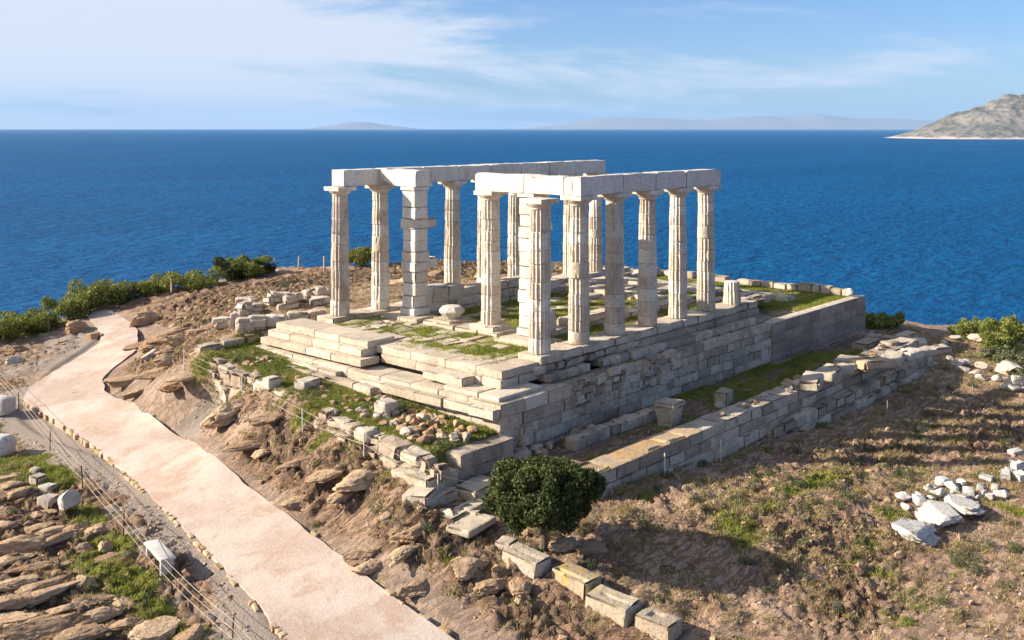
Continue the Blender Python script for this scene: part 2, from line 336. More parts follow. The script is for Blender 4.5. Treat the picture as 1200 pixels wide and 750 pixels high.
rockc = t.mix(t.math('MULTIPLY', t.ramp(t.noise(4, 6, .7), .5, .7), .5), rockc, (.15,.11,.08))
col = t.mix(t.ramp(t.math('ADD', rk, t.math('MULTIPLY', t.math('SUBTRACT', midn, .5), .8)), .25, .65), col, rockc)
crack = t.math('SUBTRACT', 1.0, t.ramp(t.math('ABSOLUTE', t.math('SUBTRACT', bed, .5)), .0, .045))
col = t.mix(t.math('MULTIPLY', t.math('MULTIPLY', crack, t.math('SUBTRACT', 1.0, gv)), t.math('ADD', .24, t.math('MULTIPLY', rk, .5))), col, (.13,.08,.052))
col = t.mix(t.math('MULTIPLY', t.ramp(fin, .50, .68), .50), col, (.24,.165,.115))
col = t.mix(t.math('MULTIPLY', t.ramp(vf, .60, .75), .4), col, (.56,.48,.39))
dry = t.ramp(t.noise(1.3, 7, .72, .5, None, (9, 2, 4)), .54, .66)
col = t.mix(t.math('MULTIPLY', dry, t.math('SUBTRACT', .62, t.math('MULTIPLY', gv, .6))), col, (.25,.205,.085))
col = t.mix(t.math('MULTIPLY', dks, .6), col, (.20,.145,.105))  # darker brown soil on the north terrace
gc = t.mix(t.ramp(midn, .35, .65), (.17,.19,.03), (.30,.28,.06))
gc = t.mix(t.math('MULTIPLY', t.ramp(fin, .45, .7), .6), gc, (.07,.095,.025))
col = t.mix(t.ramp(t.math('ADD', g, t.math('MULTIPLY', t.math('SUBTRACT', fin, .5), 1.2)), .32, .62), col, gc)
cliffc = t.mix(t.ramp(t.noise(.5, 7, .7, .3), .35, .65), (.15,.16,.06), (.40,.28,.18))
col = t.mix(cf, col, cliffc)
t.color(col)
t.bump(t.math('ADD', t.math('MULTIPLY', fin, .6), t.math('ADD', t.math('MULTIPLY', vf, .35), t.math('ADD', t.math('MULTIPLY', midn, .4), t.math('MULTIPLY', t.math('MULTIPLY', crack, -.5), t.math('SUBTRACT', 1.0, gv))))), 1.0, .17)
M['ground'] = t.m

t = T('concrete_path')
a, b, c = t.noise(.42, 5, .6, .4), t.noise(7, 6, .7), t.noise(40, 3, .6)
col = t.mix(t.ramp(a, .38, .62), (.44,.33,.265), (.53,.44,.375))
col = t.mix(t.math('MULTIPLY', t.ramp(t.noise(.55, 6, .68, .6, (1, 1, 1), (3, 1, 0)), .48, .64), .75), col, (.40,.26,.185))
col = t.mix(t.math('MULTIPLY', t.ramp(b, .48, .7), .5), col, (.56,.475,.405))
col = t.mix(t.math('MULTIPLY', t.ramp(c, .50, .66), .7), col, (.22,.145,.105))
t.color(col); t.bump(t.math('ADD', b, t.math('MULTIPLY', c, .8)), .8, .025); M['path'] = t.m

t = T('sea_water')
big = t.noise(.0016, 4, .6, .6, (1, 3.0, 1)); lane = t.noise(.009, 5, .6, .8, (.5, 2.4, 1)); w1 = t.noise(.10, 6, .60, .6, (1, 1.6, 1)); w2 = t.noise(.030, 4, .6, .3, (1, 1.7, 1))
col = t.mix(t.ramp(big, .3, .7), (.0004,.070,.185), (.0005,.092,.235))
col = t.mix(t.math('MULTIPLY', t.ramp(lane, .40, .70), .35), col, (.0006,.082,.26))
col = t.mix(t.math('MULTIPLY', t.ramp(w1, .38, .66), .55), col, (.0002,.034,.12))  # wave shading painted in: ripples darken the water colour
t.t.nodes.remove(t.b); df = t.n('ShaderNodeBsdfDiffuse'); gl = t.n('ShaderNodeBsdfGlossy'); gl.inputs['Roughness'].default_value = .22; mx = t.n('ShaderNodeMixShader'); bp = t.n('ShaderNodeBump')
bp.inputs['Strength'].default_value = .9; bp.inputs['Distance'].default_value = 3.5; t.l(t.math('ADD', w1, t.math('MULTIPLY', w2, 1.8)), bp.inputs['Height'])
t.l(col, df.inputs[0]); t.l(bp.outputs[0], df.inputs['Normal']); t.l(bp.outputs[0], gl.inputs['Normal']); mx.inputs[0].default_value = .085
t.l(df.outputs[0], mx.inputs[1]); t.l(gl.outputs[0], mx.inputs[2]); t.l(mx.outputs[0], t.o.inputs[0]); M['sea'] = t.m

t = T('island_scrub')
a, b = t.noise(.006, 8, .7), t.noise(.02, 6, .7)
col = t.mix(t.ramp(a, .35, .62), (.095,.10,.085), (.24,.205,.175)); col = t.mix(t.math('MULTIPLY', t.ramp(b, .46, .62), .85), col, (.06,.07,.06))
z = t.n('ShaderNodeSeparateXYZ'); t.l(t.pos, z.inputs[0])
col = t.mix(t.ramp(t.math('ADD', t.math('MULTIPLY', z.outputs[2], -.02), t.math('MULTIPLY', a, 1.2)), 1.52, 1.80), col, (.52,.44,.37))
t.color(col); M['island'] = t.m
t = T('far_mountain'); t.color(t.mix(t.noise(.001, 5, .6), (.19,.185,.17), (.32,.29,.26))); M['mountain'] = t.m

def leafmat(name, c1, c2, c3):
    m, tt = newmat(name); N = tt.nodes; L = tt.links
    o = N.new('ShaderNodeOutputMaterial'); d = N.new('ShaderNodeBsdfPrincipled'); tr = N.new('ShaderNodeBsdfTranslucent'); mx = N.new('ShaderNodeMixShader')
    d.inputs['Roughness'].default_value = .55; d.inputs['Specular IOR Level'].default_value = .25
    at_ = N.new('ShaderNodeAttribute'); at_.attribute_name = 'tint'; cr = N.new('ShaderNodeValToRGB'); L.new(at_.outputs['Fac'], cr.inputs[0])
    e = cr.color_ramp.elements; e[0].color = (*c1, 1); e[1].color = (*c3, 1); q = e.new(.5); q.color = (*c2, 1)
    L.new(cr.outputs[0], d.inputs['Base Color']); L.new(cr.outputs[0], tr.inputs[0]); mx.inputs[0].default_value = .32
    L.new(d.outputs[0], mx.inputs[1]); L.new(tr.outputs[0], mx.inputs[2]); L.new(mx.outputs[0], o.inputs[0]); return m
M['leaf_dark'] = leafmat('evergreen_leaf', (.020,.032,.010), (.055,.074,.019), (.17,.175,.05))
M['leaf_bush'] = leafmat('bush_leaf', (.08,.11,.022), (.19,.215,.04), (.34,.32,.085))
M['leaf_olive'] = leafmat('grey_bush_leaf', (.09,.10,.05), (.14,.15,.07), (.20,.20,.10))
M['grass'] = leafmat('grass_blade', (.13,.165,.02), (.25,.27,.04), (.40,.37,.09))
M['herb'] = leafmat('herb_leaf', (.10,.14,.025), (.19,.22,.045), (.31,.30,.08))
def plain(name, c, rough=.7, metal=0, var=.25, sc=6):
    t = T(name); t.color(t.mix(t.math('MULTIPLY', t.ramp(t.noise(sc, 5, .6), .35, .75), 1), c, tuple(k*(1-var) for k in c)))
    t.b.inputs['Roughness'].default_value = rough; t.b.inputs['Metallic'].default_value = metal; return t.m
M['bark'] = plain('bark', (.16,.12,.085), .9, 0, .5, 14)
M['white_post'] = plain('painted_post', (.66,.62,.55), .5, 0, .2)
M['dark_post'] = plain('rusty_iron_post', (.10,.075,.06), .6, .3, .4, 20)
M['grey_post'] = plain('grey_iron_post', (.30,.28,.26), .6, .2, .3, 20)
M['wood'] = plain('wooden_stake', (.46,.36,.23), .8, 0, .35, 18)
M['rope'] = plain('rope', (.46,.40,.32), .9, 0, .2, 30)
M['bench'] = plain('bench_marble', (.60,.555,.48), .6, 0, .14, 5)
M['foam'] = plain('white_foam', (.85,.9,.92), .5, 0, .05)

# ------------------------------------------------------------------ mesh builder
def mesh_from(name, V, F4, F3=None, attrs=None, smooth=None):
    V = np.asarray(V, np.float32); me = bpy.data.meshes.new(name)
    F4 = np.asarray(F4, np.int32).reshape(-1, 4) if F4 is not None and len(F4) else np.zeros((0, 4), np.int32)
    F3 = np.asarray(F3, np.int32).reshape(-1, 3) if F3 is not None and len(F3) else np.zeros((0, 3), np.int32)
    me.vertices.add(len(V)); me.vertices.foreach_set('co', V.ravel())
    me.loops.add(F4.size+F3.size); me.loops.foreach_set('vertex_index', np.r_[F4.ravel(), F3.ravel()])
    me.polygons.add(len(F4)+len(F3))
    me.polygons.foreach_set('loop_start', np.r_[np.arange(len(F4))*4, F4.size+np.arange(len(F3))*3].astype(np.int32))
    for k, v in (attrs or {}).items():
        me.attributes.new(k, 'FLOAT', 'POINT').data.foreach_set('value', np.asarray(v, np.float32).ravel())
    me.update(calc_edges=True); me.validate()
    if smooth: me.set_sharp_from_angle(angle=R(smooth))
    else: me.polygons.foreach_set('use_smooth', np.zeros(len(F4)+len(F3), bool))
    return me
def link(name, me, mat, parent=None):
    o = bpy.data.objects.new(name, me); COL.objects.link(o); me.materials.append(mat)
    if parent is not None:
        o.parent = parent; o.matrix_parent_inverse = parent_world(parent).inverted()
    return o
from mathutils import Matrix, Vector, Euler
def parent_world(p):
    m = Matrix.LocRotScale(p.location, p.rotation_euler, p.scale)
    return m if p.parent is None else parent_world(p.parent) @ p.matrix_parent_inverse @ m
def tag(o, label=None, cat=None, group=None, kind=None):
    if label: o['label'] = label
    if cat: o['category'] = cat
    if group: o['group'] = group
    if kind: o['kind'] = kind
    return o
def empty(name, loc, label=None, cat=None, group=None):
    o = bpy.data.objects.new(name, None); COL.objects.link(o); o.location = loc; o.empty_display_size = .3
    return tag(o, label, cat, group)

_cube = {}
def cube_grid(nx, ny, nz):                            # surface lattice of a box: integer coordinates and quads
    k = (nx, ny, nz)
    if k in _cube: return _cube[k]
    idx, V, F = {}, [], []
    def vid(p):
        if p not in idx: idx[p] = len(V); V.append(p)
        return idx[p]
    def face(fix, val, a, b, na, nb, flip):
        for i in range(na):
            for j in range(nb):
                q = []
                for (di, dj) in ((0, 0), (1, 0), (1, 1), (0, 1)):
                    p = [0, 0, 0]; p[fix] = val; p[a] = i+di; p[b] = j+dj; q.append(vid(tuple(p)))
                F.append(q[::-1] if flip else q)
    face(2, nz, 0, 1, nx, ny, False); face(2, 0, 0, 1, nx, ny, True)
    face(0, nx, 1, 2, ny, nz, False); face(0, 0, 1, 2, ny, nz, True)
    face(1, ny, 2, 0, nz, nx, False); face(1, 0, 2, 0, nz, nx, True)
    _cube[k] = (np.array(V), np.array(F)); return _cube[k]
def rotm(rx=0, ry=0, rz=0): return np.array(Euler((rx, ry, rz)).to_matrix())
def euler_dir(a): return np.array((cos(a), sin(a), 0))
class MB:
    def __init__(s): s.V, s.F4, s.F3, s.t, s.n = [], [], [], [], 0
    def add(s, V, F4=None, F3=None, tint=.5):
        V = np.asarray(V, float)
        if F4 is not None and len(F4): s.F4.append(np.asarray(F4)+s.n)
        if F3 is not None and len(F3): s.F3.append(np.asarray(F3)+s.n)
        s.V.append(V); s.t.append(np.zeros(len(V))+tint); s.n += len(V)
    def block(s, c, d, rot=(0, 0, 0), r=.03, chip=.03, rough=.012, res=.3, tint=None, taper=0, seed=None, fr=2.2):
        """one worn stone: centre, full size, rotation; rounded edges, chipped corners"""
        h = np.array(d, float)/2; r = min(r, h.min()*.5)
        ax = []
        for k in range(3):
            n = max(1, int(round((2*h[k]-2*r)/res))); n = min(n, 14)
            ax.append(np.r_[-h[k], np.linspace(-h[k]+r, h[k]-r, n+1), h[k]])
        I, F = cube_grid(*[len(a)-1 for a in ax])
        P = np.stack([ax[k][I[:, k]] for k in range(3)], 1)
        if seed is None: seed = random.randrange(10000)
        core = np.clip(P, -(h-r), h-r); dv = P-core; L = np.linalg.norm(dv, axis=1)
        nrm = dv/np.maximum(L, 1e-6)[:, None]
        P = core+nrm*r
        edge = (np.abs(dv) > 1e-6).sum(1) >= 2
        q = P*fr+seed*3.1
        n1 = vn(q[:, 0], q[:, 1], q[:, 2], seed)
        q2 = P*fr*.55+seed*1.7
        n2 = vn(q2[:, 0], q2[:, 1], q2[:, 2], seed+5)
        P = P+nrm*(rough*n1)[:, None]
        cut = chip*np.clip(n2*1.6+.1+.5*n1, 0, 1.3)*edge
        P = P-(nrm*cut[:, None]*1.5)-np.sign(P)*cut[:, None]*(np.abs(dv) > 1e-6)*.8
        if taper: P[:, :2] *= (1-taper*(P[:, 2:3]/h[2]))
        P = P@rotm(*rot).T+np.array(c)
        s.add(P, F, None, random.random() if tint is None else tint)
    def rock(s, c, d, rot=(0, 0, 0), seed=None, sub=3, tint=None, cuts=9, rough=.08, flat=0):
        """an irregular stone: a ball cut by random planes and bedding, then roughened"""
        if seed is None: seed = random.randrange(100000)
        rs = np.random.RandomState(seed); sub = sub+1
        V, F = ico(sub); P = V.copy()
        for k in range(cuts):
            n = rs.normal(size=3)*np.array((1, 1, .55)); n /= np.linalg.norm(n); o = rs.uniform(.42, .78)
            e = P@n-o; P = P-np.outer(np.maximum(e, 0), n)*.97
        nn = fbm(P[:, 0]*2.2+seed, P[:, 1]*2.2, P[:, 2]*2.2, seed % 97, 4, .6)
        P = P*(1+rough*1.5*nn)[:, None]
        if rough > .05:
            zz = P[:, 2]*rs.uniform(2.5, 4)+.5*vn(P[:, 0]*1.2, P[:, 1]*1.2, seed % 13, 3); lay = _hash(np.floor(zz), np.floor(zz)*0+seed, np.floor(zz)*0, 7)-.5
            P[:, :2] *= (1+.22*lay)[:, None]
            P += .05*np.c_[vn(V[:, 0]*7, V[:, 1]*7, V[:, 2]*7, seed % 31), vn(V[:, 0]*7, V[:, 1]*7, V[:, 2]*7, seed % 37), vn(V[:, 0]*7, V[:, 1]*7, V[:, 2]*7, seed % 41)]*min(1, rough*10)
        if flat: P[:, 2] = np.where(P[:, 2] > 0, np.minimum(P[:, 2], flat), P[:, 2])
        e = np.abs(P).max(0); P = P/e*np.array(d)/2
        P = P@rotm(*rot).T+np.array(c)
        s.add(P, None, F, rs.rand() if tint is None else tint)
    def tube(s, pts, r, seg=6, tint=.5, cap=True):
        pts = np.asarray(pts, float); n = len(pts); rr = np.zeros(n)+r
        tg = np.gradient(pts, axis=0); tg /= np.maximum(np.linalg.norm(tg, axis=1), 1e-9)[:, None]
        up = np.where(np.abs(tg[:, 2:3]) > .9, np.array([[1., 0, 0]]), np.array([[0, 0, 1.]]))
        a = np.cross(tg, up); a /= np.linalg.norm(a, axis=1)[:, None]; b = np.cross(tg, a)
        th = np.arange(seg)*2*pi/seg
        V = (pts[:, None, :]+rr[:, None, None]*(a[:, None, :]*np.cos(th)[None, :, None]+b[:, None, :]*np.sin(th)[None, :, None])).reshape(-1, 3)
        F = [(i*seg+j, i*seg+(j+1) % seg, (i+1)*seg+(j+1) % seg, (i+1)*seg+j) for i in range(n-1) for j in range(seg)]
        F3 = []
        if cap:
            V = np.r_[V, pts[:1], pts[-1:]]
            F3 = [(n*seg, (j+1) % seg, j) for j in range(seg)]+[(n*seg+1, (n-1)*seg+j, (n-1)*seg+(j+1) % seg) for j in range(seg)]
        s.add(V, F, F3, tint)
    def build(s, name, mat, parent=None, smooth=40, attrs=None):
        V = np.concatenate(s.V); at_ = {'tint': np.concatenate(s.t)}
        me = mesh_from(name, V, np.concatenate(s.F4) if s.F4 else None, np.concatenate(s.F3) if s.F3 else None, at_, smooth)
        return link(name, me, mat, parent)
    def thing(s, name, mat, label, cat, group=None, smooth=40):
        """a thing that is one mesh, with its origin at its base"""
        V = np.concatenate(s.V); c = np.array((V[:, 0].mean(), V[:, 1].mean(), V[:, 2].min()))
        s.V = [V-c]; s.t = [np.concatenate(s.t)]
        o = s.build(name, mat, None, smooth); o.location = c
        return tag(o, label, cat, group)
_ico = {}
def ico(sub):
    if sub in _ico: return _ico[sub]
    t = (1+5**.5)/2
    V = [(-1,t,0),(1,t,0),(-1,-t,0),(1,-t,0),(0,-1,t),(0,1,t),(0,-1,-t),(0,1,-t),(t,0,-1),(t,0,1),(-t,0,-1),(-t,0,1)]
    V = [np.array(v)/np.linalg.norm(v) for v in V]
    F = [(0,11,5),(0,5,1),(0,1,7),(0,7,10),(0,10,11),(1,5,9),(5,11,4),(11,10,2),(10,7,6),(7,1,8),(3,9,4),(3,4,2),(3,2,6),(3,6,8),(3,8,9),(4,9,5),(2,4,11),(6,2,10),(8,6,7),(9,8,1)]
    for _ in range(sub-1):
        c, F2 = {}, []
        def md(a, b):
            k = (min(a, b), max(a, b))
            if k not in c: m = V[a]+V[b]; V.append(m/np.linalg.norm(m)); c[k] = len(V)-1
            return c[k]
        for a, b, d in F:
            x, y, z = md(a, b), md(b, d), md(d, a); F2 += [(a, x, z), (b, y, x), (d, z, y), (x, y, z)]
        F = F2
    _ico[sub] = (np.array(V), np.array(F)); return _ico[sub]

#SECTION structure
# ------------------------------------------------------------------ ground, sea, far land
nx_, ny_ = len(GX), len(GY)
_i = np.arange(nx_-1)[None, :]+np.arange(ny_-1)[:, None]*nx_; _i = _i.ravel()
me = mesh_from('ground', np.c_[_gx.ravel(), _gy.ravel(), GH.ravel()], np.c_[_i, _i+1, _i+1+nx_, _i+nx_], None, {k: GA[k] for k in ('grass', 'rock', 'gravel', 'cliff', 'dark_soil')}, 180)
tag(link('ground', me, M['ground']), kind='structure')

SEA = -62.0
bm = MB(); n = 96; rad = np.array([0, 300, 1200, 5000, 20000, 58000]); th = np.arange(n)*2*pi/n
V = [(0, 0, SEA)]+[(r*cos(a), r*sin(a), SEA) for r in rad[1:] for a in th]
F3 = [(0, 1+j, 1+(j+1) % n) for j in range(n)]
F4 = [(1+k*n+j, 1+(k+1)*n+j, 1+(k+1)*n+(j+1) % n, 1+k*n+(j+1) % n) for k in range(len(rad)-2) for j in range(n)]
bm.add(V, F4, F3); tag(bm.build('sea', M['sea'], None, None), kind='structure')

def ridge(name, mat, dist, depth, prof, jag, kind='structure', nu=160, nv=24, seed=1):
    """a far landmass: skyline given as bearings (px) and heights (px above the sea horizon), built as a real hill with depth"""
    us = np.array([p[0] for p in prof], float); hs = np.array([p[1] for p in prof], float)
    U = np.linspace(us[0], us[-1], nu); V = np.linspace(-1, 1, nv)
    uu, vv = np.meshgrid(U, V, indexing='xy')
    hh = np.interp(uu, us, hs)*dist/FPX
    dd = dist+depth*vv; rr = (uu-600)/FPX*dist
    z = hh*np.clip(1-np.abs(vv)**1.4, 0, 1)
    z = z*(1+jag*fbm(rr/dist*40, vv*2.5, 0, seed, 5, .55)*np.clip(1-np.abs(vv), .15, 1))
    x = CX+dd*FX+rr*RX; y = CY+dd*FY+rr*RY
    P = np.c_[x.ravel(), y.ravel(), (SEA-8+z).ravel()]
    i = (np.arange(nu-1)[None, :]+np.arange(nv-1)[:, None]*nu).ravel()
    me = mesh_from(name, P, np.c_[i, i+1, i+1+nu, i+nu], None, None, 180)
    return tag(link(name, me, mat), kind=kind)
ISL = [(u_+7, h_*.86) for u_, h_ in [(1043,0),(1052,3),(1062,6),(1075,14),(1092,22),(1110,32),(1130,42),(1150,48),(1170,53),(1190,58),(1215,64),(1250,76),(1300,84),(1380,70),(1460,30),(1500,0)]]
ridge('island_hill', M['island'], 7100, 650, ISL, .28, nu=420, nv=60, seed=3)
ridge('mountain', M['mountain'], 52000, 4000, [(600,0),(640,4),(665,7),(690,11),(712,14),(740,15),(770,14),(800,12),(830,12),(850,14),(870,15),(895,16),(915,14),(935,16),(955,18),(970,16),(1000,14),(1030,13),(1060,12),(1090,11),(1130,9),(1180,7),(1240,0)], .12, seed=7)
ridge('mountain', M['mountain'], 53500, 3000, [(352,0),(375,3),(395,6),(415,9),(430,9),(450,6),(475,3),(500,0)], .10, seed=9)

# haze: the air between here and the far shore
hz = bpy.data.materials.new('haze'); hz.use_nodes = True; ht_ = hz.node_tree; ht_.nodes.clear()
ho = ht_.nodes.new('ShaderNodeOutputMaterial'); hv = ht_.nodes.new('ShaderNodeVolumePrincipled')
hv.inputs['Color'].default_value = (.34,.60,1.0,1); hv.inputs['Density'].default_value = 1.7e-5; hv.inputs['Anisotropy'].default_value = 0
ht_.links.new(hv.outputs[0], ho.inputs['Volume'])
bm = MB(); a, z0, z1 = 59500.0, -80.0, 1300.0
bm.add([(-a,-a,z0),(a,-a,z0),(a,a,z0),(-a,a,z0),(-a,-a,z1),(a,-a,z1),(a,a,z1),(-a,a,z1)], [(0,3,2,1),(4,5,6,7),(0,1,5,4),(1,2,6,5),(2,3,7,6),(3,0,4,7)])
tag(bm.build('haze', hz, None, None), kind='stuff')

# ------------------------------------------------------------------ path
n = len(PL); rows = []
for k, f in enumerate(np.linspace(0, 1, 9)): rows.append(PL*(1-f)+PR*f)
G = np.stack(rows, 1); gx, gy = G[..., 0], G[..., 1]
gz = base_h(gx, gy)
for _ in range(40):
    q = gz.copy(); q[1:-1] = .25*gz[:-2]+.5*gz[1:-1]+.25*gz[2:]; gz = q
    q = gz.copy(); q[:, 1:-1] = .3*gz[:, :-2]+.4*gz[:, 1:-1]+.3*gz[:, 2:]; gz = q
gz = gz+.06
wob = .10*vn(gx*1.3, gy*1.3, 0, 3)
V = []
for i in range(n):
    e = G[i, -1, :2]-G[i, 0, :2]; e = e/np.linalg.norm(e)
    w0, w1 = wob[i, 0], wob[i, -1]
    ring = [(G[i, 0, 0]+e[0]*w0, G[i, 0, 1]+e[1]*w0, gz[i, 0]-.35)]
    for j in range(9):
        w = w0*(j == 0)+w1*(j == 8); ring.append((gx[i, j]+e[0]*w, gy[i, j]+e[1]*w, gz[i, j]))
    ring.append((G[i, 8, 0]+e[0]*w1, G[i, 8, 1]+e[1]*w1, gz[i, 8]-.35)); V += ring
F = [(i*11+j, i*11+j+1, (i+1)*11+j+1, (i+1)*11+j) for i in range(n-1) for j in range(10)]
bm = MB(); bm.add(V, np.array(F)[:, ::-1]); tag(bm.build('path', M['path'], None, 30), kind='structure')
PZ_L, PZ_R = gz[:, 0], gz[:, -1]
random.seed(4)
bm = MB()                                             # low kerb of small stones along the left edge, thinner along the right
for (E, PZ, dens, i0) in ((PL, PZ_L, .62, 84), (PR, PZ_R, .22, 84)):
    s = np.r_[0, np.cumsum(np.linalg.norm(np.diff(E[i0:, :2], axis=0), axis=1))]; q = 0
    sgn = 1 if E is PL else -1
    while q < s[-1]:
        L = random.uniform(.12, .5); x = np.interp(q+L/2, s, E[i0:, 0]); y = np.interp(q+L/2, s, E[i0:, 1]); z = np.interp(q+L/2, s, PZ[i0:])
        x2 = np.interp(q+L, s, E[i0:, 0]); y2 = np.interp(q+L, s, E[i0:, 1]); a = math.atan2(y2-y, x2-x)
        if random.random() < dens:
            nx2, ny2 = -sin(a), cos(a)
            off = random.uniform(.02, .08)*sgn
            bm.block((x-nx2*off, y-ny2*off, z-.085), (L*.95, random.uniform(.10, .20), .19+random.uniform(-.03, .03)), (random.uniform(-.1, .1), random.uniform(-.1, .1), a+random.uniform(-.15, .15)), .03, .04, .02, .15)
        q += L
tag(bm.build('kerb', M['orange_slab'], None, 40), kind='structure')

# ------------------------------------------------------------------ the temple
temple = empty('temple_ruin', (0, 0, 0), 'ruined white marble Doric temple with two rows of standing columns on a stone podium', 'temple')
SP = 2.52
def column(x, y, z0, ht, seed, cap=True, stain=.5, parent=temple, name='column', rb=.455, rt=.375):
    rs = np.random.RandomState(seed); nf, per = 16, 6; na = nf*per
    hs = ht-(.40 if cap else 0)
    cuts = [0]
    while cuts[-1] < hs-.3: cuts.append(cuts[-1]+rs.uniform(.42, .78))
    cuts[-1] = hs
    if len(cuts) > 2 and cuts[-1]-cuts[-2] < .25: cuts.pop(-2)
    th = np.arange(na)*2*pi/na
    V, Tn, rings = [], [], 0
    for k in range(len(cuts)-1):
        a, b = cuts[k], cuts[k+1]; tn = np.clip(rs.normal(.58, .30), 0, 1); dr = rs.normal(0, .006); wear = np.clip(rs.normal(1.0, .25), .45, 1.2)
        smoothd = rs.rand() < .07; ox, oy = rs.normal(0, .006, 2)
        m = max(3, int((b-a)/.07)); zs = np.r_[a+.002, np.linspace(a+.022, b-.022, m), b-.002]
        for q, zq in enumerate(zs):
            f = zq/hs; r = (rb+(rt-rb)*f+.012*sin(pi*f))+dr
            fl = np.abs(np.sin(th*nf/2)); depth = .058*(r/.45)*(0.06 if smoothd else wear)
            rr = r-depth*fl**.8*(1.0)
            px, py = np.cos(th), np.sin(th)
            nz = fbm(px*1.6+seed, py*1.6, np.full(na, zq*1.5), seed % 89, 4, .6)
            chipn = np.clip(fbm(px*2.2+seed*2, py*2.2, np.full(na, zq*1.8), seed % 71+3, 3)-.22, 0, 1)
            rr = rr+.012*nz-.10*chipn*(1-fl*.6)
            if q in (0, len(zs)-1): rr = rr-.022-.02*np.clip(fbm(px*3, py*3, np.full(na, zq*.7), seed % 53, 2)+.2, 0, 1)
            elif q in (1, len(zs)-2): rr = rr-.05*np.clip(fbm(px*2.5+5, py*2.5, np.full(na, zq*.7), seed % 47, 2)-.15, 0, 1)
            V.append(np.c_[x+ox+rr*px, y+oy+rr*py, np.full(na, z0+zq)]); Tn.append(np.full(na, tn)); rings += 1
    V = np.concatenate(V); Tn = np.concatenate(Tn)
    j = np.arange(na); F = np.concatenate([np.c_[k*na+j, k*na+(j+1) % na, (k+1)*na+(j+1) % na, (k+1)*na+j] for k in range(rings-1)])
    V = np.r_[V, [(x, y, z0+hs-.002-.006)]]; Tn = np.r_[Tn, .6]; top = (rings-1)*na
    F3 = np.c_[np.full(na, len(V)-1), top+j, top+(j+1) % na]
    me = mesh_from(name, V, F, F3, {'tint': Tn}, 38); o = link(name, me, M['column'], parent)
    if cap:
        bm = MB(); zt = z0+hs; na2 = 40; th2 = np.arange(na2)*2*pi/na2
        prof = [(rt-.01, -.03), (rt+.005, 0), (rt+.02, .02), (rt+.012, .035), (rt+.045, .07), (rt+.10, .12), (rt+.15, .165), (rt+.172, .20), (rt+.15, .215)]
        VV = np.concatenate([np.c_[x+(r+.006*vn(np.cos(th2)*3+seed, np.sin(th2)*3, q*9., seed % 31))*np.cos(th2), y+(r+.006*vn(np.cos(th2)*3+seed, np.sin(th2)*3, q*9., 7))*np.sin(th2), np.full(na2, zt+q)] for r, q in prof])
        j = np.arange(na2); FF = np.concatenate([np.c_[k*na2+j, k*na2+(j+1) % na2, (k+1)*na2+(j+1) % na2, (k+1)*na2+j] for k in range(len(prof)-1)])
        bm.add(VV, FF, None, .6)
        random.seed(seed); bm.block((x, y, zt+.305), (1.10, 1.10, .19), (0, 0, 0), .015, .03, .006, .2, .75)
        bm.build('capital', M['column'], o)
    return o
for k in range(6): column(k*SP, 0, 0, 6.1, 101+k*7)
for k in range(9): column(k*SP, 12.4, 0, 6.1, 211+k*5)
column(2.52, 4.96, .16, 5.94, 333)
column(6*SP, 0, 0, 1.15, 401, cap=False)

NOSKIP = False
def course(bm, x0, x1, y, z0, z1, dep, lens=(.7, 1.4), axis='x', out=0.0, r=.02, chip=.03, rough=.01, jit=.012, skip=0.0, tint=None, gap=.008, res=.28, ztj=0.0):
    """a row of blocks along x (or y) whose face stands at y; the blocks reach dep inwards (sign of dep)"""
    q = x0
    while q < x1-.05:
        L = min(random.uniform(*lens), x1-q)
        if x1-q-L < lens[0]*.5: L = x1-q
        if NOSKIP or random.random() >= skip:
            o = out+random.uniform(-jit, jit); c = q+L/2; zt = z1+random.uniform(-ztj, 0)
            yc = y+dep/2+o; D = abs(dep)
            ce, di = ((c, yc, (z0+zt)/2), (L-gap, D, zt-z0-gap*.6)) if axis == 'x' else ((yc, c, (z0+zt)/2), (D, L-gap, zt-z0-gap*.6))
            bm.block(ce, di, (random.uniform(-1, 1)*jit*.4, random.uniform(-1, 1)*jit*.4, random.uniform(-1, 1)*jit*.5), r, chip, rough, res, tint)
        q += L
random.seed(12)
# stylobate under the north row: broken outer edge
bm = MB(); q = -.62
while q < 16.1:
    L = random.uniform(.9, 1.35)
    if q < 0: L = 1.3
    o = random.uniform(-.10, .06)
    bm.block((q+L/2, .02-o/2, -.165), (L-.012, 1.22+o, .33), (0, 0, random.uniform(-.012, .012)), .03, .14, .02, .16)
    q += L
bm.build('stylobate', M['step'], temple)
bm = MB(); q = -.9
while q < 22.5:                                        # under the south row
    L = random.uniform(.9, 1.4); bm.block((q+L/2, 12.4, -.165), (L-.012, 1.25, .33), (0, 0, random.uniform(-.012, .012)), .03, .10, .02, .2); q += L
bm.build('stylobate', M['step'], temple)
bm = MB(); bm.block((2.52, 4.96, .02), (1.35, 1.35, .30), (0, 0, .1), .05, .12, .03, .2); bm.build('plinth', M['step'], temple)
bm = MB(); bm.block((2.52, 7.44, -.03), (1.3, 1.35, .30), (0, 0, -.08), .05, .1, .03, .2); bm.build('plinth', M['step'], temple)

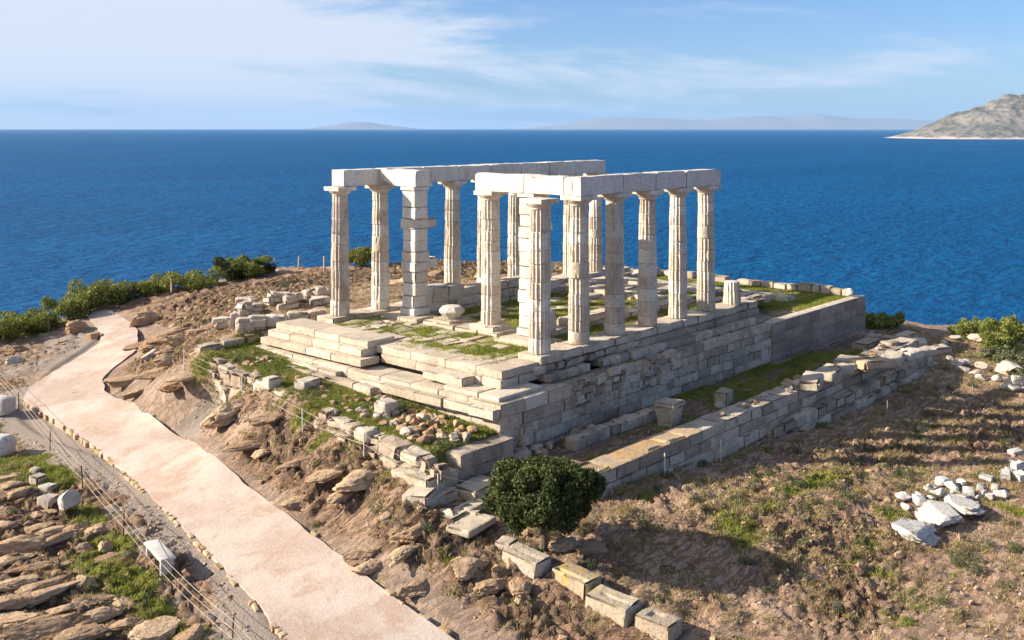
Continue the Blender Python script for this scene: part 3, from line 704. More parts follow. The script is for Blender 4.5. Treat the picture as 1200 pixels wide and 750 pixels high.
# east steps, from the top layer down
bm = MB(); course(bm, 6.7, 13.1, -3.15, -.30, 0.0, 1.5, (1.6, 2.6), 'y', 0, .02, .04, .008, .01); bm.build('step', M['step'], temple)
bm = MB()
course(bm, -.45, 6.7, -2.72, -.52, -.20, 1.3, (1.1, 2.2), 'y', 0, .02, .05, .01, .02); course(bm, 6.7, 13.25, -3.5, -.60, -.30, .9, (1.3, 2.2), 'y', 0, .02, .04, .01, .01)
course(bm, -1.4, -.63, -.45, -.52, -.20, 1.2, (.6, .9)); bm.build('step', M['step'], temple)
bm = MB()
course(bm, -.48, 6.3, -2.8, -.86, -.52, 1.0, (1.0, 1.9), 'y', 0, .02, .07, .012, .03, 0.05); course(bm, 6.3, 13.35, -3.85, -.90, -.60, 1.0, (1.2, 2.0), 'y', 0, .02, .05, .01, .02)
course(bm, -1.75, .9, -.50, -.86, -.52, .8, (.8, 1.4), 'x', 0, .02, .08, .015, .02); bm.build('step', M['step'], temple)
bm = MB(); bm.block((-2.55, -.75, -.93), (2.45, 1.0, .16), (0, 0, .0), .015, .03, .006, .25, .9)
bm.block((-3.05, .72, -.93), (1.4, 1.75, .16), (0, 0, .0), .015, .04, .006, .25, .7)
bm.block((-3.15, 1.5, -.70), (.8, 1.3, .32), (0, 0, .03), .02, .1, .02, .2, .6); 
bm.block((-3.1, 2.5, -.72), (.75, 1.1, .3), (0, 0, .02), .02, .1, .015, .25, .6)
bm.build('step_slab', M['step'], temple)
bm = MB()
course(bm, -1.55, 13.6, -4.0, -1.5, -1.01, 1.3, (1.3, 2.3), 'y', 0, .02, .05, .01, .012); course(bm, -2.68, .1, -1.55, -1.5, -1.01, .9, (1.3, 1.6), 'x', 0, .02, .04, .01, .005)
course(bm, -1.5, 13.6, -4.35, -1.5, -1.16, .34, (1.2, 2.0), 'y', 0, .02, .09, .015, .05, .25)
bm.build('step', M['step'], temple)
bm = MB()
course(bm, -1.5, 13.6, -3.97, -2.05, -1.5, 1.2, (1.0, 1.7), 'y', 0, .02, .04, .01, .012); course(bm, -2.75, .4, -1.52, -1.98, -1.5, .9, (1.0, 1.4)); course(bm, -2.78, 2.0, -1.5, -2.4, -1.98, .9, (.9, 1.5))
course(bm, -1.5, 1.0, -3.95, -2.5, -2.05, 1.2, (1.0, 1.7), 'y', 0, .02, .04, .01, .012)
course(bm, -3.95, 1.0, -1.48, -2.85, -2.4, .9, (.8, 1.2)); course(bm, -3.95, 0.0, -1.56, -3.35, -2.85, .9, (.7, 1.1), 'x', 0, .03, .06, .02, .04)
bm.build('foundation_wall', M['podium'], temple)
# east side of the stylobate core and the inside fill
bm = MB(); bm.block((7.1, 6.3, -.95), (18.6, 12.6, 1.06), (0, 0, 0), .02, 0, 0, 3.0, .4); bm.block((22, 6.3, -1.6), (11.4, 12.6, .6), (0, 0, 0), .02, 0, 0, 3.0, .4)
bm.build('core_masonry', M['rough'], temple)

# north podium wall
bm = MB(); zt, k = -1.0, 0
ZC = [-1.0, -1.42, -1.80, -2.22, -2.62, -3.0, -3.3]
for k in range(len(ZC)-1):
    course(bm, -1.2 if k == 0 else -.6, 16.6, -1.38, ZC[k+1], ZC[k], .7, (.55, 1.5), 'x', -.02*k*.3, .02, .05, .018, .02 if k else .03, 0)
    if k == 2: course(bm, 1.5, 7.0, -1.44, ZC[k+1], ZC[k], .3, (.4, .9), 'x', 0, .02, .08, .02, .03, .4, .95)
for (zb, zt2, y, x0) in ((-.66, -.34, -.72, 6.0), (-1.0, -.66, -1.06, 5.0)):
    course(bm, x0, 16.6, y, zb, zt2, .9, (1.1, 1.9), 'x', 0, .02, .05, .01, .015)
course(bm, -1.0, 6.2, -.62, -.66, -.34, .8, (.45, 1.0), 'x', 0, .05, .16, .05, .08); course(bm, -.6, 5.2, -.95, -1.0, -.66, .8, (.4, .9), 'x', 0, .05, .16, .05, .09, .08)
for _ in range(46):                                    # patchy facing stones where the casing is gone
    bm.block((random.uniform(-.2, 8), -1.38+random.uniform(-.05, .05), random.uniform(-2.2, -1.0)), (random.uniform(.25, .8), .25, random.uniform(.14, .34)), (0, random.uniform(-.04, .04), random.uniform(-.06, .06)), .03, .07, .03, .14, random.choice((.9, .95, .6, .2)))
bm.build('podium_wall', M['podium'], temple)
bm = MB(); zz_ = [-1.1, -1.62, -2.12, -2.62, -3.06]    # restored west platform: larger, flush blocks
for k in range(4): course(bm, 16.6, 28.3, -1.46, zz_[k+1], zz_[k], .8, (1.1, 2.0), 'x', 0, .012, .02, .012, .008, 0, None, .005)
course(bm, 16.4, 28.2, -1.78, -3.35, -3.02, .7, (.6, 1.2), 'x', 0, .05, .10, .03, .05)
for k in range(4): course(bm, -.66, 13.6, 28.3, zz_[k+1], zz_[k], -.8, (1.1, 2.0), 'y', 0, .012, .02, .006, .005, 0, None, .004)
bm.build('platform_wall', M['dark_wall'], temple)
bm = MB(); course(bm, 16.6, 28.25, -1.40, -1.1, -1.04, .55, (2, 3), 'x', 0, .01, .01, .004, .004, 0, .7); bm.build('coping', M['step'], temple)
q = -.8
while q < 13.3:
    L = random.uniform(.5, 1.0); hh = random.uniform(.30, .50)
    if random.random() > .06: bm = MB(); bm.block((27.8+random.uniform(-.06, .06), q+L/2, -1.1+hh/2), (.6, L-.05, hh), (0, 0, random.uniform(-.05, .05)), .04, .10, .03, .2); bm.build('parapet_block', M['rough'], temple)
    q += L
q = 17.0
while q < 27.3:
    L = random.uniform(.7, 1.3); hh = random.uniform(.35, .55)
    if random.random() > .1: bm = MB(); bm.block((q+L/2, 13.0+random.uniform(-.06, .06), -1.1+hh/2), (L-.04, .6, hh), (0, 0, random.uniform(-.05, .05)), .04, .10, .03, .2); bm.build('parapet_block', M['rough'], temple)
    q += L
# cella walls and floor remains
NOSKIP = True
for (y, x0, x1) in ((2.4, 3.6, 15.5), (9.9, 3.4, 19)):
    bm = MB(); course(bm, x0, x1, y, -.42, -.02, .85, (.9, 1.6), 'x', 0, .03, .10, .02, .05, .05); bm.build('cella_wall', M['step'], temple)
bm = MB(); course(bm, 3.2, 13.5, 9.9, -.02, .42, .85, (.8, 1.5), 'x', 0, .03, .12, .03, .06, .05); bm.build('cella_wall', M['step'], temple)
bm = MB(); course(bm, 4.5, 12.5, 9.95, .42, .85, .75, (.8, 1.4), 'x', 0, .03, .12, .03, .06, .2); bm.build('cella_wall', M['step'], temple)
bm = MB(); course(bm, 3.3, 5.4, 9.45, .4, 1.15, .9, (1.0, 1.2), 'x', 0, .04, .12, .03, .04); bm.build('cella_wall', M['step'], temple)
bm = MB(); course(bm, 5.0, 9.5, 2.4, -.02, .30, .8, (.8, 1.5), 'x', 0, .03, .12, .03, .05, .35); bm.build('cella_wall', M['step'], temple)
bm = MB(); course(bm, 3.4, 10.0, 14.0, -.42, .05, .9, (.9, 1.5), 'y', 0, .03, .12, .03, .06, .12); bm.build('cella_wall', M['step'], temple)
bm = MB(); course(bm, 3.0, 9.6, 18.2, -.42, -.05, .9, (.9, 1.5), 'y', 0, .03, .12, .03, .06, .2); bm.build('cella_wall', M['step'], temple)
bm = MB(); course(bm, 1.0, 12.0, 20.5, -.75, -.35, .8, (.8, 1.5), 'y', 0, .03, .12, .03, .06, .15); bm.build('cella_wall', M['step'], temple)
bm = MB(); course(bm, 1.0, 12.0, 23.4, -1.1, -.8, .8, (.8, 1.5), 'y', 0, .03, .12, .03, .06, .35); bm.build('cella_wall', M['step'], temple)
bm = MB(); course(bm, 13.8, 19.5, 5.2, -.42, -.10, .8, (.8, 1.5), 'x', 0, .03, .12, .03, .06, .2); bm.build('cella_wall', M['step'], temple)
bm = MB(); course(bm, 13.0, 19.0, 7.3, -.42, -.12, .8, (.8, 1.5), 'x', 0, .03, .12, .03, .06, .3); bm.build('cella_wall', M['step'], temple)
NOSKIP = False
NPV = 0                                               # paving of the porch: irregular worn slabs with earth between
rest = MB()
y = .75
while y < 11.7:
    hgt = random.uniform(.55, .95); x = -2.0 if y < 6.4 else -1.55
    while x < 2.0+random.uniform(0, .3):
        L = random.uniform(.7, 1.5)
        if random.random() > .14:
            bm = rest if NPV >= 100 else MB(); bm.block((x+L/2, y+hgt/2, -.36+random.uniform(-.05, .04)), (L-random.uniform(.05, .22), hgt-random.uniform(.05, .2), .30), (random.uniform(-.02, .02), random.uniform(-.02, .02), random.uniform(-.08, .08)), .04, .14, .03, .2)
            if NPV < 100: bm.build('paving_slab', M['step'], temple)
            NPV += 1
        x += L
    y += hgt
y = .8
while y < 11.5:
    hgt = random.uniform(.6, .95); x = 3.2
    while x < 19.5:
        L = random.uniform(.8, 1.6)
        if random.random() > .52:
            bm = rest if NPV >= 100 else MB(); bm.block((x+L/2, y+hgt/2, -.38+random.uniform(-.06, .05)), (L-.15, hgt-random.uniform(.1, .25), .30), (random.uniform(-.03, .03), random.uniform(-.03, .03), random.uniform(-.08, .08)), .04, .14, .03, .2)
            if NPV < 100: bm.build('paving_slab', M['step'], temple)
            NPV += 1
        x += L
    y += hgt
if NPV > 100: tag(rest.build('paving_slab', M['step'], temple), kind='stuff')
bm = MB(); course(bm, 1.55, 3.3, 1.2, -.32, .0, 1.2, (1.0, 1.4), 'y', 0, .03, .08, .02, .03, 0); course(bm, 3.9, 8.6, 1.75, -.32, -.03, 1.35, (1.0, 1.6), 'y', 0, .04, .10, .02, .04); course(bm, 8.8, 11.2, 1.6, -.32, .0, 1.4, (1.0, 1.4), 'y', 0, .03, .08, .02, .03)
bm.build('threshold', M['step'], temple)

# antae: square piers of the porch with stubs of the cella wall
def anta(y, stubs, seed):
    random.seed(seed); bm = MB(); z = 0; k = 0
    bm.block((2.52, y, .17), (1.02, 1.02, .34), (0, 0, 0), .03, .08, .015, .2); z = .34
    while z < 5.9:
        hgt = random.uniform(.46, .62); hgt = min(hgt, 5.92-z)
        if 5.92-z-hgt < .25: hgt = 5.92-z
        w = random.uniform(.80, .92); 
        bm.block((2.52+random.uniform(-.03, .03), y+random.uniform(-.05, .05), z+hgt/2), (w, random.uniform(.76, .95), hgt-.012), (0, 0, random.uniform(-.03, .03)), .025, .15, .02, .18)
        z += hgt; k += 1
    bm.block((2.5, y, 6.01), (.98, .98, .17), (0, 0, 0), .02, .05, .01, .2, .8)
    for (z0, h0, L) in stubs:
        bm.block((2.9+L/2, y, z0+h0/2), (L, .72, h0), (0, random.uniform(-.02, .02), 0), .07, .14, .03, .16)
    return bm.build('anta', M['architrave'], temple)
anta(9.9, [(4.05, .50, .75), (2.15, .50, .80), (.0, 1.25, 1.5)], 5)
anta(2.5, [(4.4, .42, .55), (2.6, .5, .7), (.0, .9, .8)], 8)

# architrave blocks
def arch(x0, x1, y0, y1, seed, z0=6.1, z1=6.9, chip=.09, rz=0, tint=None, cut=None):
    random.seed(seed); bm = MB(); c = ((x0+x1)/2, (y0+y1)/2, (z0+z1)/2)
    bm.block(c, (x1-x0-.014, y1-y0-.014, z1-z0), (0, 0, rz), .014, chip, .012, .13, random.uniform(.5, 1) if tint is None else tint, 0, seed)
    V = bm.V[0]; top = V[:, 2] > z1-.12; q = fbm(V[:, 0]*.9+seed, V[:, 1]*.9, 0, seed % 61, 3)
    V[top, 2] -= (.045*np.maximum(q, 0)+.02*random.random())[top]; bot = V[:, 2] < z0+.1; V[bot, 2] += (.05*np.maximum(-q, 0))[bot]
    ex = np.minimum(V[:, 0]-x0, x1-V[:, 0]); nb = np.maximum(fbm(V[:, 2]*2.2+seed, V[:, 1]*2, 4, seed % 41, 2), 0)*np.clip(1-ex/.22, 0, 1); V[:, 2] -= np.where(V[:, 2] > z0+.4, .12*nb, 0)
    if cut is not None: V[:] = cut(V)
    return bm.build('architrave', M['architrave'], temple)
xs = [2.06, 5.04, 7.56, 10.08, 13.25]
for k in range(4): arch(xs[k], xs[k+1], -.47, .0, 600+k); arch(xs[k]+.02, xs[k+1]-.05, .01, .44, 640+k, 6.1, 6.88)
xs = [2.52]+[i*SP for i in range(2, 8)]+[20.62]
for k in range(len(xs)-1): arch(xs[k], xs[k+1], 11.93, 12.42, 700+k); arch(xs[k]+.02, xs[k+1]-.03, 12.43, 12.87, 740+k)
arch(-.15, 2.22, 11.95, 12.85, 770, chip=.05, tint=.95)
def cut_s(V):                                          # the broken south end of the porch architrave
    V = V.copy(); k = np.clip((V[:, 1]-11.0)/1.0, 0, 1); V[:, 2] = np.where(V[:, 2] < 6.5, V[:, 2]+k*.34, V[:, 2]-k*.05); return V
arch(2.05, 2.98, 9.35, 11.9, 780, chip=.16, tint=.95, cut=cut_s)
arch(2.05, 2.96, 2.62, 5.5, 790, chip=.12, tint=1.0); arch(2.05, 2.96, .44, 2.60, 800, chip=.12, tint=.9)

# ------------------------------------------------------------------ earth inside the temple
def sheet(name, x0, x1, y0, y1, fz, mat, step=.14, grass=None):
    X, Y = np.meshgrid(np.arange(x0, x1, step), np.arange(y0, y1, step), indexing='xy'); Z = fz(X, Y); m, n = X.shape
    i = (np.arange(n-1)[None, :]+np.arange(m-1)[:, None]*n).ravel(); gr = grass(X, Y); zr = np.zeros_like(X)
    me = mesh_from(name, np.c_[X.ravel(), Y.ravel(), Z.ravel()], np.c_[i, i+1, i+1+n, i+n], None, {'grass': gr, 'rock': zr, 'gravel': zr+.2, 'cliff': zr, 'dark_soil': zr}, 180)
    return tag(link(name, me, mat), kind='structure')
def fl_h(x, y): return -.27+.06*fbm(x*.9, y*.9, 0, 3, 3)-.08*sstep(14, 19, x)
def fl_g(x, y): return np.clip((fbm(x*.9, y*.9, 2, 44, 4)+.48)*2.2, 0, 1)
sheet('ground', -2.3, 19.8, .5, 12.0, fl_h, M['ground'], .14, fl_g)
def wp_h(x, y): return -1.13+.28*sstep(20.5, 17.5, x)*0+.05*fbm(x*.8, y*.8, 0, 5, 3)
def wp_g(x, y): return np.clip((fbm(x*.6, y*.6, 2, 45, 4)+.5)*2.0, 0, 1)*(1-.8*np.exp(-((x-19.5)/2.5)**2-((y+.3)/1.2)**2))
_x = lambda x, y: -1.12+(.30)*(1-sstep(16.5, 19.5, x))*sstep(-.6, .4, y)+.05*fbm(x*.8, y*.8, 0, 5, 3)
sheet('ground', 15.9, 28.0, -.95, 13.2, _x, M['ground'], .14, wp_g)

#SECTION walls
# ------------------------------------------------------------------ east terrace wall
random.seed(31)
tw = empty('terrace_wall', (-7.4, 5, -2.6), 'long low wall of rough pale blocks holding the green terrace below the temple steps', 'terrace wall')
bm = MB()
y = -2.3
while y < 14.0:
    L = random.uniform(.45, 1.25); wx = float(wall_x(y+L/2)); zt = float(terrace_e(np.array(y+L/2)))
    zb = min(float(ground_z(wx-.35, y+L/2)), zt-.2)-.25
    zc = zt+random.uniform(-.10, .10)
    nlev = 2 if zc-zb > .7 else 1
    if 4.6 < y < 5.6: zc -= .30
    for q in range(nlev):
        a, b = zb+(zc-zb)*q/nlev, zb+(zc-zb)*(q+1)/nlev
        o = .16*(nlev-1-q)+random.uniform(-.09, .09); sh = random.uniform(-.15, .15)*(q == 0)
        bm.block((wx-o+.1, y+L/2+sh, (a+b)/2), (random.uniform(.55, .85), L-.02, b-a-.012), (random.uniform(-.06, .06), random.uniform(-.06, .06), random.uniform(-.12, .12)-.05), .10, .17, .075, .10, None, 0, None, 3.0)
    y += L
bm.build('wall_face', M['rough'], tw)
bm = MB()                                              # its return along the south end, and the low inner line
x = -6.5
while x < -2.6:
    L = random.uniform(.7, 1.2); bm.block((x+L/2, 14.35+.02*(x+6), -1.0+.05*(x+6)), (L-.05, .6, .6), (random.uniform(-.04, .04), random.uniform(-.05, .05), .03), .09, .14, .05, .16); x += L
bm.build('wall_return', M['rough'], tw)
bm = MB(); course(bm, 4.6, 12.8, -4.85, -1.85, -1.27, .42, (.9, 1.8), 'y', 0, .05, .12, .04, .05); bm.build('step_course', M['rough'], tw)
# stepped corner blocks at the north-east
bm = MB()
bm.block((-5.2, -1.55, -2.36), (2.7, 1.0, .5), (0, 0, 0), .02, .03, .012, .2, .4); bm.block((-5.75, -1.1, -2.34), (1.5, 1.9, .5), (0, 0, 0), .02, .05, .012, .2, .5)
bm.block((-5.35, -1.62, -2.80), (2.9, .9, .40), (0, 0, .0), .02, .05, .015, .2, .3); bm.block((-3.6, -1.85, -2.95), (1.1, .7, .5), (0, 0, .04), .03, .08, .02, .2, .4)
bm.build('corner_block', M['podium'], tw)
bm = MB(); bm.block((-7.55, -1.35, -2.75), (1.5, 1.7, .62), (0, 0, .02), .05, .12, .04, .18, .7); bm.block((-8.0, -2.0, -3.12), (1.5, 1.3, .5), (0, 0, .05), .06, .14, .05, .18, .8); bm.build('corner_block', M['rough'], tw)

# ------------------------------------------------------------------ north retaining wall
random.seed(41)
rw = empty('retaining_wall', (10, -5.2, -4.6), 'long shaded retaining wall of weathered squared blocks running parallel to the temple podium', 'retaining wall')
bm = MB()
ZR = [-2.88, -3.32, -3.72, -4.15, -4.6, -5.05, -5.5]
for k in range(6):
    x0 = -3.2 if k < 2 else -2.9+1.6*(k-1)
    course(bm, x0, 26.6-.25*k, -5.22-.035*k-(.10 if k == 2 else 0), ZR[k+1], ZR[k], 1.05 if k == 0 else .8, (.8, 1.6), 'x', 0, .03, .09, .025, .03)
    course(bm, -5.1, -.4-.3*k, 26.7, ZR[k+1], ZR[k], -.8, (.8, 1.5), 'y', 0, .03, .09, .025, .03)
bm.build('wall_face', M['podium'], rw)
bm = MB(); course(bm, -3.3, 3.6, -5.28, -2.90, -2.83, 1.1, (.9, 1.5), 'x', 0, .02, .06, .012, .02, 0, None, .006); bm.build('coping', M['orange_slab'], rw)
bm = MB()                                              # lower stepped courses towards the west end
for (zt, zb, y, x0, x1) in ((-3.75, -4.2, -5.75, 8.5, 27.2), (-4.2, -4.65, -5.95, 11.0, 27.5), (-4.65, -5.4, -6.15, 14, 27.7)):
    course(bm, x0, x1, y, zb, zt, .7, (.6, 1.2), 'x', 0, .06, .13, .05, .07, .04)
course(bm, 6.0, 11, -5.65, -4.9, -4.2, .6, (.45, .9), 'x', 0, .1, .14, .06, .1, .1); course(bm, -2.0, 6.0, -5.45, -4.5, -3.75, .5, (.8, 1.3), 'x', 0, .05, .10, .04, .05, .2)
bm.build('footing', M['podium'], rw)
# low inner line of blocks on the terrace
iw = MB(); course(iw, -1.2, 4.6, -2.75, -3.1, -2.62, .55, (.5, 1.1), 'x', 0, .05, .14, .04, .08, .06); iw.thing('low_wall', M['podium'], 'low line of broken blocks in shade at the foot of the north podium', 'low wall')

#SECTION objects
random.seed(77)
def dirxy(du, dv, p):                                 # a direction on the ground as seen along the survey view, as a heading
    d = (p[0]-CX)*FX+(p[1]-CY)*FY; H = CZ-p[2]
    dd = -dv*d*d/(FPX*H); r = du*d/FPX+dd*((p[0]-CX)*RX+(p[1]-CY)*RY)/d; return math.atan2(r*RY+dd*FY, r*RX+dd*FX)
def pxm(p): return FPX/((p[0]-CX)*FX+(p[1]-CY)*FY)

# ------------------------------------------------------------------ leaves
def leaf_cloud(n, blobs, size, seed, tint=(0, 1), shell=.55, droop=0):
    """n small folded leaves spread through a set of ellipsoids, denser towards their surface"""
    rs = np.random.RandomState(seed); vol = np.array([b[3]*b[4]*b[5] for b in blobs])**(2/3.); pk = rs.choice(len(blobs), n, p=vol/vol.sum())
    B = np.array(blobs)[pk]; d = rs.normal(size=(n, 3)); d /= np.linalg.norm(d, axis=1)[:, None]
    rad = (shell+(1-shell)*rs.rand(n)**.6)*(1+.10*rs.normal(size=n)*.6)
    lump = 1+.16*fbm(d[:, 0]*3+pk, d[:, 1]*3, d[:, 2]*3+seed, seed, 3)
    C = B[:, :3]+d*B[:, 3:6]*(rad*lump)[:, None]
    nrm = d*.7+rs.normal(size=(n, 3))*.6; nrm /= np.linalg.norm(nrm, axis=1)[:, None]
    a = np.cross(nrm, rs.normal(size=(n, 3))); a /= np.linalg.norm(a, axis=1)[:, None]; b = np.cross(nrm, a)
    s = size*rs.uniform(.6, 1.35, n)[:, None]
    V = np.stack([C-a*s, C+b*s*.5+nrm*s*.2, C+a*s, C-b*s*.5+nrm*s*.2], 1).reshape(-1, 3)
    F = np.arange(n*4).reshape(-1, 4)
    tn = np.clip(rs.uniform(*tint, n)*.75+.25*(fbm(C[:, 0]*2.5, C[:, 1]*2.5, C[:, 2]*2.5, seed+1, 2)+.5), 0, 1)
    return V, F, np.repeat(tn, 4)
def plant(name, p, blobs, nleaf, size, mat, label, cat, group=None, seed=1, limbs=5, tr=.05, crown='foliage', trunk='stem', lean=0):
    o = empty(name, tuple(p), label, cat, group); rs = np.random.RandomState(seed)
    bl = [(p[0]+b[0], p[1]+b[1], p[2]+b[2], b[3], b[4], b[5]) for b in blobs]
    bm = MB(); zc = min(b[2] for b in blobs); hi = max(b[2]+b[5]*.5 for b in blobs)
    bm.tube([(p[0], p[1], p[2]-.15), (p[0]+.03, p[1], p[2]+zc*.5), (p[0]+lean*.5, p[1]+.04, p[2]+zc), (p[0]+lean, p[1], p[2]+hi*.8)], np.array([tr*1.35, tr, tr*.8, tr*.35]), 8)
    for k in range(limbs):
        b = bl[rs.randint(len(bl))]; q = np.array(b[:3])+rs.normal(size=3)*np.array(b[3:6])*.45; q[2] = max(q[2], p[2]+zc*.5)
        s0 = np.array((p[0]+lean*.3, p[1], p[2]+zc*rs.uniform(.45, .9))); m = (s0+q)/2+rs.normal(size=3)*.06; bm.tube([s0, m, q], np.array([tr*.5, tr*.35, tr*.12]), 6)
    bm.build(trunk, M['bark'], o)
    V, F, tn = leaf_cloud(nleaf, bl, size, seed); bm = MB(); bm.add(V, F, None, tn); bm.build(crown, M[mat], o, None)
    return o
# the round evergreen tree
p = on_land(637, 645)
rs = np.random.RandomState(3); blobs = [(0, 0, 1.78, 1.38, 1.38, .86)]
for k in range(44):
    se = -.70+1.68*(k+.5)/44; e = math.asin(se); a = k*2.39996+rs.uniform(-.3, .3); q = rs.uniform(.84, 1.09)
    blobs.append((1.46*cos(a)*cos(e)*q, 1.46*sin(a)*cos(e)*q, 1.74+.88*se*q, rs.uniform(.2, .58), rs.uniform(.2, .58), rs.uniform(.18, .46)))
plant('evergreen_tree', p, blobs, 40000, .060, 'leaf_dark', 'dense round dark evergreen tree growing below the temple corner', 'tree', None, 5, 9, .10, 'crown', 'trunk')

BUSH = [  # u, v, width m, height m, mat, label
 (4,394,3.6,1.3,'leaf_bush','green bush at the cliff edge, first along the ridge'), (38,386,3.4,1.2,'leaf_bush','spreading green bush on the cliff edge behind two wooden stakes'),
 (80,371,3.4,1.4,'leaf_bush','tall spreading green bush behind the bend of the path'), (114,358,4.2,1.7,'leaf_bush','largest pale green bush crowning the ridge above the path'),
 (146,351,2.4,1.1,'leaf_olive','low grey green bush between path bend and ridge stakes'), (172,345,3.2,1.2,'leaf_bush','low rounded bush on the ridge behind a wooden stake'),
 (226,336,4.0,1.1,'leaf_bush','bright green low bush beside the pink ridge boulder'), (268,327,2.2,1.6,'leaf_dark','dark green bush on the ridge beside a paler one'),
 (290,324,3.2,1.5,'leaf_bush','mid green bush standing between dark bushes on the ridge'), (303,321,2.2,1.3,'leaf_dark','small dark bush at the end of the ridge bushes'),
 (423,312,2.2,1.5,'leaf_bush','lone green bush seen between the two front columns of the south row'),
 (1020,384,1.9,1.0,'leaf_bush','small round bush just beyond the podium corner'), (1044,384,1.8,.9,'leaf_bush','small dark bush next to the round one beyond the podium'),
 (1135,396,2.6,1.2,'leaf_bush','yellow green bush on the cliff edge above pale stones'), (1182,397,3.2,1.5,'leaf_bush','tall dense bush on the cliff edge'),
 (1170,407,2.2,1.0,'leaf_bush','bright green bush in front of the taller cliff edge bush'), (1185,428,3.0,1.0,'leaf_olive','low grey green bush on the slope below the cliff bushes'),
 (1198,445,2.0,.8,'leaf_olive','small pale bush above the footpath end')]
for k, (u, v, w, h, m, lb) in enumerate(BUSH):
    q = on_land(u, v); rs = np.random.RandomState(50+k); bl = [(0, 0, h*.4, w*.32, w*.32, h*.40)]
    for j in range(12):
        a = rs.uniform(0, 2*pi); bl.append((w*.40*cos(a)*rs.uniform(.6, 1.1), w*.40*sin(a)*rs.uniform(.6, 1.1), h*rs.uniform(.2, .75), w*rs.uniform(.10, .2), w*rs.uniform(.10, .2), h*rs.uniform(.2, .38)))
    plant('bush', q, bl, int(2600*w*h/3)+900, .085, m, lb, 'bush', 'bushes along the cliff edge', 60+k, 4, .04)

# ------------------------------------------------------------------ bench
p = on_land(187, 662); h = math.atan2(-1.64, -.35)
o = empty('bench', tuple(p), 'pale marble bench standing on gravel between path and rope fence', 'bench'); o.rotation_euler.z = 0
def loc(p, a, x, y, z): return (p[0]+x*cos(a)-y*sin(a), p[1]+x*sin(a)+y*cos(a), p[2]+z)
bm = MB(); bm.block(loc(p, h, 0, 0, .44), (1.66, .46, .08), (0, 0, h), .015, .012, .003, .3, .7); bm.build('seat', M['bench'], o)
for sx in (-.66, .66): bm = MB(); bm.block(loc(p, h, sx, 0, .17), (.10, .38, .45), (0, 0, h), .012, .012, .003, .3, .6); bm.build('leg', M['bench'], o)

# ------------------------------------------------------------------ fences
def post_mesh(p, ht, r, mat, parent, lean=(0, 0)):
    bm = MB(); bm.tube([(p[0], p[1], p[2]-.2), (p[0]+lean[0]*.5, p[1]+lean[1]*.5, p[2]+ht*.5), (p[0]+lean[0], p[1]+lean[1], p[2]+ht)], r, 7); return bm.build('post', mat, parent, 50)
def rope_fence(pts, ht, r, mat, label, levels, sag=.05, start=None, end=None, rr=.0075):
    P = [on_land(*q) for q in pts]; o = empty('rope_fence', tuple(P[0]), label, 'rope fence')
    rs = np.random.RandomState(len(pts))
    for q in P: post_mesh(q, ht, r, mat, o, rs.normal(0, .02, 2))
    Q = ([on_land(*start)] if start else [])+P+([on_land(*end)] if end else [])
    for lv in levels:
        pp = []
        for a, b in zip(Q[:-1], Q[1:]):
            for t in np.linspace(0, 1, 9)[:-1]: pp.append((a[0]*(1-t)+b[0]*t, a[1]*(1-t)+b[1]*t, a[2]*(1-t)+b[2]*t+lv-sag*4*t*(1-t)))
        pp.append((Q[-1][0], Q[-1][1], Q[-1][2]+lv)); bm = MB(); bm.tube(pp, rr, 5); bm.build('rope', M['rope'], o, 60)
    return o
rope_fence([(22,481),(58.6,528),(97,573),(144.4,628.6),(200.7,696),(272,762)], .82, .022, M['dark_post'], 'rope fence on thin rusty iron posts beside the bench', (.78, .55, .30), .05, (-8,445), (350,842))
rope_fence([(215.5,433),(282.7,462),(354.7,506),(426.7,538),(513,585)], .82, .022, M['white_post'], 'rope fence on white posts along the foot of the terrace wall', (.78, .45), .07, None, (604,600))
for k, (u, v) in enumerate([(24,395),(57,388),(99,362),(176,346),(201,343.5),(227,338),(255,331),(280,324.5),(301,320),(322,318),(350,316.5),(380,316),(4,398)]):
    q = on_land(u, v); bm = MB(); bm.block((q[0], q[1], q[2]+.4), (.11, .11, 1.15), (random.uniform(-.06, .06), random.uniform(-.06, .06), random.random()), .015, .01, .006, .3)
    bm.thing('stake', M['wood'], 'wooden stake on the cliff edge, one of a spaced line', 'stake', 'wooden stakes along the cliff edge')
for k, (u, v) in enumerate([(702,579),(779,559),(845,541)]):
    q = on_land(u, v); bm = MB(); bm.tube([(q[0], q[1], q[2]-.2), (q[0], q[1], q[2]+.85)], .026, 8)
    bm.thing('metal_post', M['white_post'], ['white post right behind the evergreen tree crown', 'white post on lit soil before the orange topped wall', 'white post at the edge of the wall shadow'][k], 'post', 'posts along the retaining wall')
for k, (u, v) in enumerate([(901,521),(952,508),(1001,497),(1040,492),(1107,471),(1140,459)]):
    q = on_land(u, v); bm = MB(); bm.tube([(q[0], q[1], q[2]-.2), (q[0], q[1], q[2]+.9)], .024, 8)
    bm.thing('metal_post', M['grey_post'], 'thin grey post in the shade below the retaining wall', 'post', 'posts along the retaining wall')

